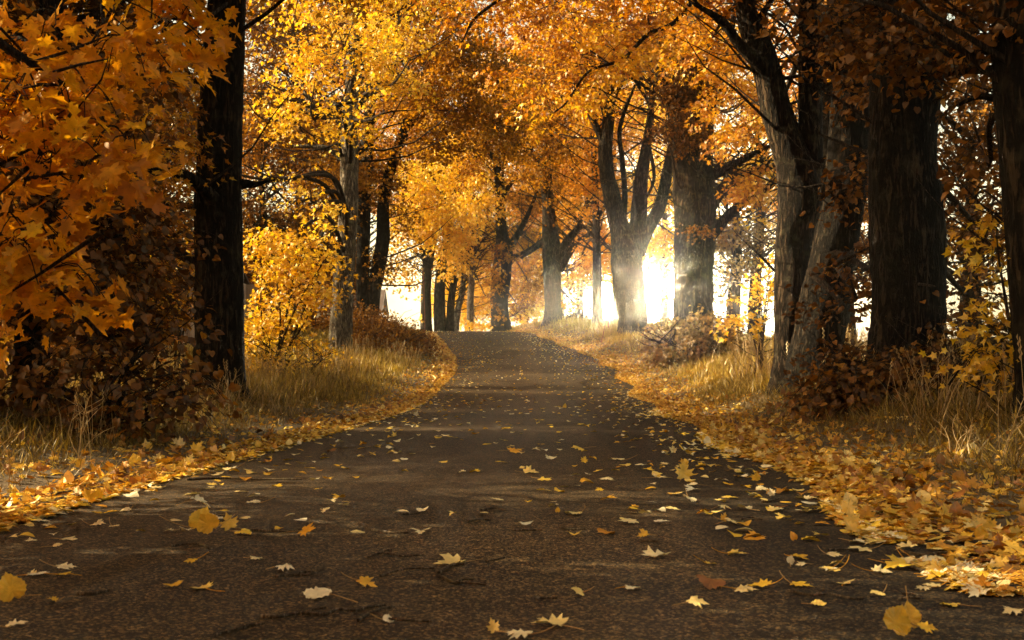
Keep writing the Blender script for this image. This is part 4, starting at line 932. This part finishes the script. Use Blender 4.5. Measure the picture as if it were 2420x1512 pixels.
M_STALK = leaf_mat('leaf_stalk', [(0, (.40, .20, .06)), (1, (.62, .42, .16))], .1, .05)
GEN_LAB = 'small yellow to brown leaf scattered singly among many others on the lane'
GEN_GRP = 'fallen leaves scattered on the lane'
def bend_leaf(tm, r, curl):
    V = tm[0].copy()
    V[:, 0] *= r.uniform(.8, 1.1)
    V[:, 2] = V[:, 2] * .6 + curl * .6 * (V[:, 0] ** 2) * r.choice([-1, 1]) + r.normal(0, .03, len(V)) + r.uniform(-.1, .25) * (V[:, 1] - .4) ** 2
    a = r.uniform(-.6, .6); V[:, 2] += a * V[:, 0] * V[:, 1]
    return V
def fallen(x, y, L, col, up, sp, label, seed, parts=True, mat=M_ROADLEAF, width_px=None):
    r = np.random.default_rng(seed)
    z = float(surf(x, y))
    tm = T_SERR if sp == 'L' else T_MAPLE
    V0 = bend_leaf(tm, r, r.uniform(.15, .7))
    # orientation
    if up > .5:
        tipv = np.array([r.normal(0, .5), r.uniform(.1, .5), 1.0 * up]); nr = np.array([r.normal(0, .35), -1, .35])
    else:
        an = r.choice([0, pi]) + r.normal(0, .55); tipv = np.array([cos(an), sin(an), .25 * up]); nr = np.array([r.normal(0, .10 + .4 * up), -.0 - .8 * up, 1.0])
    zz = unit(nr); yy = unit(tipv - (tipv @ zz) * zz); xx = np.cross(yy, zz)
    Vw = (V0 * L) @ np.stack([xx, yy, zz])
    Vw[:, 2] -= Vw[:, 2].min() - .002
    # stalk
    k = 6; t = np.linspace(0, 1, k)
    s0 = Vw[1]; dirn = -yy * 1.0 + np.array([r.normal(0, .3), r.normal(0, .3), 0])
    dirn[2] = r.uniform(-.05, .25); dirn = unit(dirn)
    side = np.array([-dirn[1], dirn[0], 0]) * r.normal(0, .35)
    Lst = L * r.uniform(.7, 1.3)
    pts = s0 + (t[:, None] * dirn + (t ** 2)[:, None] * side) * Lst
    hook = r.random() < .45
    pts[:, 2] = np.maximum(pts[:, 2] + (t ** 2) * (L * .35 if hook else 0) - (0 if hook else 1) * t * s0[2], .003)
    SVv, SQ = tubes_batch(pts[None], np.linspace(.0016, .0011, k)[None] * (1 + L), 4)
    base = np.array([x, y, z + .001])
    rv = np.full(len(tm[1]), col) + r.normal(0, .02, len(tm[1]))
    if parts:
        root = empty('fallen_leaf', base, label or GEN_LAB, 'leaf', GEN_GRP)
        mesh_obj('blade', Vw + base, tm[1], mat, root, attrs={'rnd': rv}, smooth=True)
        mesh_obj('stalk', SVv + base, SQ, M_STALK, root, attrs={'rnd': np.full(len(SQ), .5)}, smooth=True)
        return root
    T4 = np.concatenate([np.hstack([SQ[:, :3]]), SQ[:, [0, 2, 3]]]) + len(Vw)
    Vall = np.concatenate([Vw, SVv]) + base
    o = mesh_obj('fallen_leaf', Vall, np.concatenate([tm[1], T4]), mat, attrs={'rnd': np.concatenate([rv, np.full(len(T4), .3)])}, smooth=True, base=base)
    tag(o, label or GEN_LAB, 'leaf', GEN_GRP)
    return o

for k, (px, py, w, col, up, sp, lab) in enumerate(EX):
    x, y = ground_hit(px, py + (w * .35 if up > .5 else 0))
    wm = w * y / F
    L = np.clip(wm * (.85 if up > .5 else .74), .03, .13)
    fallen(x, y, L, col, up, sp, lab, 1000 + k, parts=True)
N_IND = 290 - len(EX)
on_road = FL[:, 2] == 0
EXY = np.array([ground_hit(e[0], e[1]) for e in EX])
dist_ex = np.min(np.hypot(FL[:, 0][:, None] - EXY[:, 0], FL[:, 1][:, None] - EXY[:, 1]), axis=1)
onlane = (np.abs(FL[:, 0] - road_x(FL[:, 1])) < HALF - .05)
drop_near = (FL[:, 1] < 7.2) & onlane & (dist_ex < .09)
cand = np.where(inview & ~drop_near & onlane & (FL[:, 1] > 4.2))[0]
cand = cand[np.argsort(dcam[cand])][:N_IND]
for k, i_ in enumerate(cand):
    fallen(FL[i_, 0], FL[i_, 1], rng.uniform(.04, .085), float(np.clip(rng.normal(.75, .22), 0, 1)), float(rng.choice([0, .03, .08, .2, .8], p=[.35, .32, .2, .1, .03])), rng.choice(['M', 'L'], p=[.65, .35]), None, 2000 + k, parts=False)
rest = np.ones(len(FL), bool); rest[cand] = False; rest &= ~drop_near
rest &= ~((FL[:, 1] < 5.4) & onlane & (FL[:, 1] > 0) & (np.abs(FL[:, 0] - road_x(FL[:, 1])) < HALF - .3))
R_ = FL[rest]
def litter_obj(name, label, pts, mat, colmu, depthlod):
    Vs, Ts, Rs, nv = [], [], [], 0
    for tm, m in ((T_MAPLE, pts[:, 1] < 11), (T_MAPLE_MID, (pts[:, 1] >= 11) & (pts[:, 1] < 32)), (T_FAR, pts[:, 1] >= 32)):
        q = pts[m]; n = len(q)
        if n == 0: continue
        half = rng.random(n) < .35
        for sel, tmm in ((~half, tm), (half, T_LINDEN if tm is not T_FAR else T_FAR)):
            qq = q[sel]; nn = len(qq)
            if nn == 0: continue
            offroad = np.abs(qq[:, 0] - road_x(qq[:, 1])) > HALF
            z = surf(qq[:, 0], qq[:, 1]) + .006 + np.where(offroad, rng.uniform(0, .055, nn), rng.uniform(0, .012, nn))
            tl = np.where(offroad, .38, .11)
            up = rng.random(nn) < np.where(offroad, .08, .02)
            nr = np.stack([rng.normal(0, 1, nn) * tl, rng.normal(0, 1, nn) * tl - np.where(up, 1.6, 0), np.where(up, .5, 1.0)], -1)
            an = rng.uniform(0, 2 * pi, nn)
            tip = np.stack([np.cos(an), np.sin(an), np.where(up, 2., rng.normal(0, .15, nn))], -1)
            sz = rng.uniform(.042, .092, nn) * np.where(qq[:, 1] > 32, np.where(offroad, 1.2, .9), 1)
            V, T = stamp(tmm, np.stack([qq[:, 0], qq[:, 1], z], -1), nr, tip, sz, .9)
            Vs.append(V); Ts.append(T + nv); nv += len(V)
            Rs.append(np.repeat(np.clip(rng.normal(colmu, .24, nn), 0, 1), len(tmm[1])))
    o = mesh_obj(name, np.concatenate(Vs), np.concatenate(Ts), mat, attrs={'rnd': np.concatenate(Rs)})
    tag(o, label, 'leaf litter', kind='stuff')
on = np.abs(R_[:, 0] - road_x(R_[:, 1])) < HALF - .35
litter_obj('leaf_litter', 'drifts of orange and yellow fallen leaves along both road edges', R_[~on], M_LITTER, .6, 0)
litter_obj('scattered_leaves', 'small far leaves sprinkled over the lane up to its crest', R_[on], M_ROADLEAF, .66, 0)

# ------------------------------------------------------------------ twigs on the asphalt
M_STICK = bark_mat('stick_bark', (.10, .07, .045), (.24, .17, .11), (.50, .38, .26), .5, 5)
TW = [
 ([(865, 1323), (900, 1317), (950, 1320), (1000, 1322)], 7, 'smooth curved twig left of the pale tan leaf'),
 ([(900, 1364), (940, 1354), (985, 1352), (1030, 1350)], 6, 'thin twig below the smooth curved one in the centre'),
 ([(1035, 1362), (1060, 1350), (1075, 1340), (1090, 1338)], 8, 'short forked twig under the pale tan leaf'),
 ([(1040, 1368), (1070, 1382), (1100, 1386), (1145, 1391)], 7, 'bent twig running right below the forked one'),
 ([(1150, 1333), (1172, 1330), (1196, 1323)], 6, 'very short dark twig right of the pale tan leaf'),
 ([(648, 1374), (690, 1366), (730, 1364), (762, 1357)], 8, 'grey split twig above the long pale leaf'),
 ([(615, 1465), (660, 1467), (700, 1462), (760, 1462), (800, 1452), (840, 1450), (870, 1444), (912, 1440)], 11, 'longest stick, lichen-crusted at its right end, bottom centre-left'),
 ([(850, 1478), (885, 1464), (925, 1476), (1015, 1480)], 8, 'dark stick just below the lichened one'),
 ([(515, 1512), (550, 1500), (590, 1494), (622, 1486)], 9, 'thick dark stick leaving the bottom border left of centre'),
 ([(180, 1413), (215, 1412), (255, 1404)], 10, 'black bark shard in the left foreground'),
 ([(408, 1294), (435, 1292), (462, 1293)], 5, 'thin dark twig left of the curled bit, left foreground'),
 ([(470, 1292), (482, 1296), (493, 1302)], 8, 'short brown curled twig below the yellow clump'),
 ([(860, 1257), (910, 1263), (970, 1268)], 6, 'straight dark twig on the lane left of centre'),
 ([(950, 1217), (980, 1217), (1005, 1216)], 5, 'small thin twig near the centre, farthest left of the far ones'),
 ([(1135, 1210), (1165, 1207), (1195, 1212)], 7, 'dark twig in the centre of the lane beyond the others'),
 ([(1105, 1238), (1130, 1232), (1160, 1234)], 5, 'arched thin twig in the centre of the lane'),
 ([(590, 1257), (640, 1260), (690, 1260), (720, 1249)], 6, 'long thin twig reaching right from the yellow clump'),
 ([(445, 1136), (520, 1133), (620, 1136), (712, 1137)], 6, 'long dark twig lying across the left side farther up the lane'),
 ([(120, 1172), (220, 1160), (320, 1145), (400, 1128)], 8, 'long stick along the left litter edge'),
 ([(1212, 1260), (1245, 1259), (1280, 1261)], 5, 'straight thin twig right of the arched one'),
 ([(1320, 1254), (1350, 1256), (1380, 1258)], 5, 'thin twig under the boat-shaped leaf'),
 ([(1260, 1424), (1290, 1423), (1322, 1421)], 7, 'black twig left of the tan half-folded leaf'),
 ([(1864, 1410), (1910, 1415), (1960, 1414), (2000, 1419), (2042, 1421)], 7, 'long thin twig lower right below the hooked-stalk leaf'),
 ([(2120, 1422), (2145, 1425), (2170, 1421), (2160, 1412), (2130, 1410)], 6, 'twig curled into a loop at the lower right'),
 ([(1960, 1306), (2000, 1302), (2035, 1296)], 6, 'dark twig behind the pale leaves at the right'),
 ([(2130, 1311), (2170, 1320), (2210, 1321), (2260, 1313), (2320, 1316), (2360, 1327)], 8, 'topmost long twig of the bundle at the right edge'),
 ([(2145, 1340), (2190, 1357), (2250, 1360), (2310, 1366), (2410, 1370)], 8, 'lowest long twig of the bundle at the right edge'),
 ([(2180, 1332), (2240, 1340), (2300, 1336), (2380, 1342)], 8, 'wavy twig in the middle of the bundle at the right edge'),
 ([(2300, 1362), (2350, 1355), (2400, 1358), (2419, 1350)], 10, 'thick short stick at the right border in the bundle'),
 ([(2225, 1350), (2280, 1352), (2330, 1348)], 6, 'pale thin twig between two darker ones at the right edge'),
 ([(1799, 1188), (1820, 1190), (1842, 1186)], 6, 'short grey twig with a knob near the right litter'),
 ([(1750, 1233), (1775, 1229), (1800, 1231)], 6, 'pale grey twig right of the standing orange leaf'),
 ([(1515, 1284), (1535, 1286), (1558, 1288)], 9, 'grey chip of bark beneath the small yellow leaf'),
]
for k, (pl, w, lab) in enumerate(TW):
    r = np.random.default_rng(4000 + k)
    g = np.array([ground_hit(*q) for q in pl])
    pts = np.array([[x, y, float(surf(x, y)) + .004 + w * .25 * y / F + (.006 * r.random())] for x, y in g])
    mb = MB(); rad = np.array([w / 2 * 1.0 * g[i_][1] / F * (1 - .5 * i_ / len(g)) for i_ in range(len(g))])
    pts += r.normal(0, .005, pts.shape) * np.array([1, 1, 0])
    C, R = tube(mb, pts, rad, seg=8, step=.012, rough=.10, seed=k)
    if len(pl) > 3 and w > 6:
        j = len(C) // 3; e = C[j] + np.array([r.normal(.05, .03), r.uniform(.02, .06), .006])
        tube(mb, [C[j], (C[j] + e) / 2 + np.array([0, .008, .004]), e], [R[j] * .6, R[j] * .45, .0015], seg=6, step=.012, rough=.1, seed=k + 50)
    o = mb.build('fallen_twig', M_STICK, base=np.array([pts[0][0], pts[0][1], float(surf(pts[0][0], pts[0][1]))]), smooth=True)
    tag(o, lab, 'twig', 'dry twigs lying on the lane')

# ------------------------------------------------------------------ bare weed stalks (countable pale stems)
def weed(label, px, py, D, seed, n=5, hpx=180, mat=M_DRY):
    b = P(px, py, D); z = float(gz(b[0], b[1]))
    r = np.random.default_rng(seed); P_, R_2 = [], []
    for k in range(n):
        a = r.normal(0, .38); hh = hpx * D / F * r.uniform(.6, 1.1)
        t = np.linspace(0, 1, 6)[:, None]
        e = np.array([math.sin(a) * hh, r.normal(0, .1), math.cos(a) * hh])
        bw = np.array([r.normal(0, .07), 0, .04])
        s = np.array([b[0] + r.normal(0, .05), b[1] + r.normal(0, .05), z - .02])
        pts = s + t * e + np.sin(t * pi) * bw
        P_.append(pts); R_2.append(np.linspace(.0045, .002, 6))
        for q in range(3):
            i_ = r.integers(2, 5); s2 = pts[i_]; e2 = s2 + np.array([r.normal(0, .15), r.normal(0, .08), r.uniform(.05, .22)]) * hh * .8
            P_.append(s2 + t * (e2 - s2)); R_2.append(np.linspace(.0025, .0014, 6))
    V, Q = tubes_batch(np.array(P_), np.array(R_2), 4)
    o = mesh_obj('dead_weed', V, Q, mat, attrs={'rnd': np.full(len(Q), .75)}, base=np.array([b[0], b[1], z]), smooth=True)
    tag(o, label, 'dead plant', 'bare dead stalks on the verges')
weed('bare forked stalks in front of the thick black trunk', 545, 985, 17, 1, 9, 110)
weed('single tall pale stalk at the left border', 14, 1130, 8, 2, 2, 190)
weed('crossed bare stalks before the low bush at the left', 190, 1010, 10, 3, 6, 170)
weed('pale bent stems leaning at the right verge', 2270, 1050, 9.5, 4, 7, 120)
weed('tall fine stalks before the dark bush on the right', 2180, 990, 12, 5, 9, 190)
weed('bare twiggy stems close to the right border', 2380, 1060, 9, 6, 5, 170)

# ------------------------------------------------------------------ posts, stakes and the shed
def wood_mat(name, c1, c2):
    m, nt, N = new_mat(name); L = nt.links.new
    tc = N('ShaderNodeTexCoord'); mp = N('ShaderNodeMapping'); mp.inputs['Scale'].default_value = (14, 14, 1.2)
    L(tc.outputs['Object'], mp.inputs[0])
    n1 = N('ShaderNodeTexNoise'); n1.inputs['Scale'].default_value = 3; n1.inputs['Detail'].default_value = 6
    L(mp.outputs[0], n1.inputs['Vector'])
    r = ramp(nt, [(.3, c1), (.7, c2)]); L(n1.outputs['Fac'], r.inputs[0])
    b = N('ShaderNodeBsdfPrincipled'); b.inputs['Roughness'].default_value = .8
    L(r.outputs[0], b.inputs['Base Color'])
    bp = N('ShaderNodeBump'); bp.inputs['Strength'].default_value = .4; bp.inputs['Distance'].default_value = .01
    L(n1.outputs['Fac'], bp.inputs['Height']); L(bp.outputs[0], b.inputs['Normal'])
    o = N('ShaderNodeOutputMaterial'); L(b.outputs[0], o.inputs[0])
    return m
M_POST = wood_mat('weathered_wood', (.05, .03, .02), (.16, .10, .06))
M_RED = wood_mat('red_stake', (.16, .035, .02), (.30, .08, .04))
M_BOARD = wood_mat('pale_boards', (.38, .26, .18), (.55, .40, .30))
M_ROOF = wood_mat('shed_roof', (.05, .03, .025), (.10, .06, .045))
M_DOORWAY_SHADE = wood_mat('doorway_shade', (.012, .009, .007), (.02, .015, .012))  # near-black colour standing in for shade inside the doorway

def post(name, label, cat, p0, p1, D, w, mat, group=None, cap=False):
    a = P(*p0, D); z = float(gz(a[0], a[1])); a[2] = z - .2; b = P(*p1, D)
    mb = MB(); tube(mb, [a, a * .5 + b * .5 + np.array([.01, 0, 0]), b], [w / 2] * 3, seg=8, step=.2, rough=.04, seed=int(p0[0]))
    # close the top
    r_ = w / 2 * .9; mb.box(b, (r_ * 1.2, r_ * 1.2, r_ * .8))
    tag(mb.build(name, mat, base=np.array([a[0], a[1], z]), smooth=False), label, cat, group)
post('marker_pole', 'thin red-brown road marker pole at the left end of the crest', 'pole', (1004, 800), (1000, 640), 60, .05, M_RED)
post('wooden_stake', 'reddish upright stake right of the slender trunk', 'stake', (1437, 770), (1438, 712), 56, .08, M_RED)
post('wooden_stake', 'long thin stake leaning right beside the reddish upright one', 'stake', (1416, 815), (1446, 690), 50, .03, M_RED)
post('fence_post', 'fence post on the skyline left of the slender trunk', 'fence post', (1364, 760), (1363, 708), 74, .09, M_POST, 'old posts on the skyline')
post('fence_post', 'small fence post on the skyline right of the leafy forked trunk', 'fence post', (1232, 770), (1231, 742), 88, .09, M_POST, 'old posts on the skyline')

# shed: its doorway and one boarded corner show left of the black trunk
sx0, sx1 = P(330, 0, 44)[0], P(505, 0, 44)[0]
zt = P(0, 690, 44)[2] + .6; z0 = float(gz((sx0 + sx1) / 2, 44)) - .1
shed = empty('wooden_shed', ((sx0 + sx1) / 2, 46, z0), 'pinkish boarded shed with a dark doorway, glimpsed behind the black trunk', 'shed')
mb = MB()
cx = P(441, 0, 44)[0]                                  # right jamb of the doorway
xx = cx + .02
while xx < sx1:
    mb.box((xx + .07, 44, (z0 + zt) / 2), (.132, .03 + .012 * (int(xx * 90) % 2), zt - z0)); xx += .14
mb.box((sx1 + .06, 46.5, (z0 + zt) / 2), (.05, 4.9, zt - z0)); mb.box((sx0 - 1.0, 46.5, (z0 + zt) / 2), (.05, 4.9, zt - z0))
mb.box(((sx0 + sx1) / 2, 49.1, (z0 + zt) / 2), (sx1 - sx0 + 1, .05, zt - z0))
mb.build('wall', M_BOARD, shed)
mb = MB(); mb.box((cx - .07, 43.95, (z0 + zt) / 2), (.16, .12, zt - z0)); mb.box((cx - 2.1, 43.95, (z0 + zt) / 2), (.16, .12, zt - z0)); mb.build('door_frame', M_BOARD, shed)
mb = MB(); mb.box((cx - 1.1, 44.9, (z0 + zt) / 2), (1.85, .05, zt - z0)); mb.build('shade_panel', M_DOORWAY_SHADE, shed)  # near-black panel set inside the opening as its shade
mb = MB(); mb.box(((sx0 + sx1) / 2 - .5, 45.0, zt + .55), (sx1 - sx0 + 1.2, 3.6, .10), rx=.38); mb.box(((sx0 + sx1) / 2 - .5, 48.3, zt + .55), (sx1 - sx0 + 1.2, 3.6, .10), rx=-.38); mb.build('roof', M_ROOF, shed)

# pale house gable far off, seen through the gap left of the crest
hx = P(906, 0, 120)[0]; hz = P(0, 735, 120)[2]
house = empty('house', (hx - 3, 122, -1.5), 'white house wall glimpsed far away left of the crest', 'house')
M_WHITE = wood_mat('white_render', (.62, .58, .52), (.75, .71, .65))
mb = MB(); mb.box((hx - 4, 124, (hz - 1.5) / 2 ), (7.0, 6, hz + 1.5)); mb.build('wall', M_WHITE, house)
mb = MB(); mb.box((hx - 4, 122.2, hz + 1.1), (7.6, 4.2, .14), rx=.6); mb.box((hx - 4, 125.7, hz + 1.1), (7.6, 4.2, .14), rx=-.6); mb.build('roof', M_ROOF, house)

# ------------------------------------------------------------------ light
w = bpy.data.worlds.new('World'); scene.world = w; w.use_nodes = True
nt = w.node_tree; nt.nodes.clear(); L = nt.links.new; N = nt.nodes.new
sky = N('ShaderNodeTexSky'); sky.sky_type = 'NISHITA'; sky.sun_disc = False
sky.sun_elevation = SUN_EL; sky.sun_rotation = SUN_AZ % (2 * pi)
sky.air_density = 1.0; sky.dust_density = 3.0; sky.ozone_density = .3
warm = N('ShaderNodeMixRGB'); warm.blend_type = 'MULTIPLY'; warm.inputs[0].default_value = 1; warm.inputs[2].default_value = (1.0, .79, .47, 1)
L(sky.outputs[0], warm.inputs[1])
tc = N('ShaderNodeTexCoord')
dt = N('ShaderNodeVectorMath'); dt.operation = 'DOT_PRODUCT'; dt.inputs[1].default_value = GV
L(tc.outputs['Generated'], dt.inputs[0])
def lobe(k, s):
    a = N('ShaderNodeMath'); a.operation = 'SUBTRACT'; a.inputs[1].default_value = 1.0; L(dt.outputs['Value'], a.inputs[0])
    b = N('ShaderNodeMath'); b.operation = 'MULTIPLY'; b.inputs[1].default_value = k; L(a.outputs[0], b.inputs[0])
    c = N('ShaderNodeMath'); c.operation = 'EXPONENT'; L(b.outputs[0], c.inputs[0])
    d = N('ShaderNodeMath'); d.operation = 'MULTIPLY'; d.inputs[1].default_value = s; L(c.outputs[0], d.inputs[0])
    return d
LOBES = [(5500, 7500), (60, 6)]
l1, l2 = lobe(*LOBES[0]), lobe(*LOBES[1])
ad = N('ShaderNodeMath'); ad.operation = 'ADD'; L(l1.outputs[0], ad.inputs[0]); L(l2.outputs[0], ad.inputs[1])
gc = N('ShaderNodeVectorMath'); gc.operation = 'SCALE'; gc.inputs[0].default_value = (1.0, .86, .62); L(ad.outputs[0], gc.inputs['Scale'])
sm = N('ShaderNodeVectorMath'); sm.operation = 'ADD'; L(warm.outputs[0], sm.inputs[0]); L(gc.outputs[0], sm.inputs[1])
bg = N('ShaderNodeBackground'); bg.inputs[1].default_value = .15; L(sm.outputs[0], bg.inputs[0])
wo = N('ShaderNodeOutputWorld'); L(bg.outputs[0], wo.inputs[0])
w.cycles.sampling_method = 'MANUAL'; w.cycles.sample_map_resolution = 1024

ld = bpy.data.lights.new('sun', 'SUN'); ld.energy = 5.0; ld.angle = radians(.55); ld.color = (1.0, .82, .50)
lo = bpy.data.objects.new('sun', ld); COL.objects.link(lo)
from mathutils import Vector
lo.rotation_euler = Vector(SV).to_track_quat('Z', 'Y').to_euler(); lo.location = (-20, 0, 30)

# haze
HAZE = .001
if HAZE > 0:
    m, nt, N = new_mat('haze_air')
    v = N('ShaderNodeVolumePrincipled'); v.inputs['Density'].default_value = HAZE; v.inputs['Anisotropy'].default_value = .96
    v.inputs['Color'].default_value = (1, .90, .72, 1)
    o = N('ShaderNodeOutputMaterial'); nt.links.new(v.outputs[0], o.inputs['Volume'])
    mb = MB(); mb.box((0, 95, 14), (312, 286, 40)); hz_ = mb.build('haze', m)
    tag(hz_, 'thin warm morning haze filling the avenue', 'haze', kind='stuff')

# ------------------------------------------------------------------ camera
cd = bpy.data.cameras.new('camera'); cam = bpy.data.objects.new('camera', cd); COL.objects.link(cam)
cam.location = (0, 0, H); cam.rotation_euler = (radians(90), 0, 0)
cd.sensor_width = 36; cd.lens = 36 * F / 2419; cd.shift_y = (HY - 756) / 2419
cd.clip_start = .1; cd.clip_end = 2000
cd.dof.use_dof = True; cd.dof.focus_distance = 15; cd.dof.aperture_fstop = 8
scene.camera = cam
scene.view_settings.view_transform = 'Standard'; scene.view_settings.look = 'None'
scene.view_settings.exposure = 1.5; scene.view_settings.gamma = 1
cy = scene.cycles
cy.use_denoising = True; cy.max_bounces = 6; cy.diffuse_bounces = 3; cy.glossy_bounces = 2; cy.transmission_bounces = 4; cy.volume_bounces = 0; cy.transparent_max_bounces = 4
cy.use_adaptive_sampling = True; cy.adaptive_threshold = .02
cy.sample_clamp_indirect = 6; cy.caustics_reflective = False; cy.caustics_refractive = False
print('LEAVES', N_LEAVES)
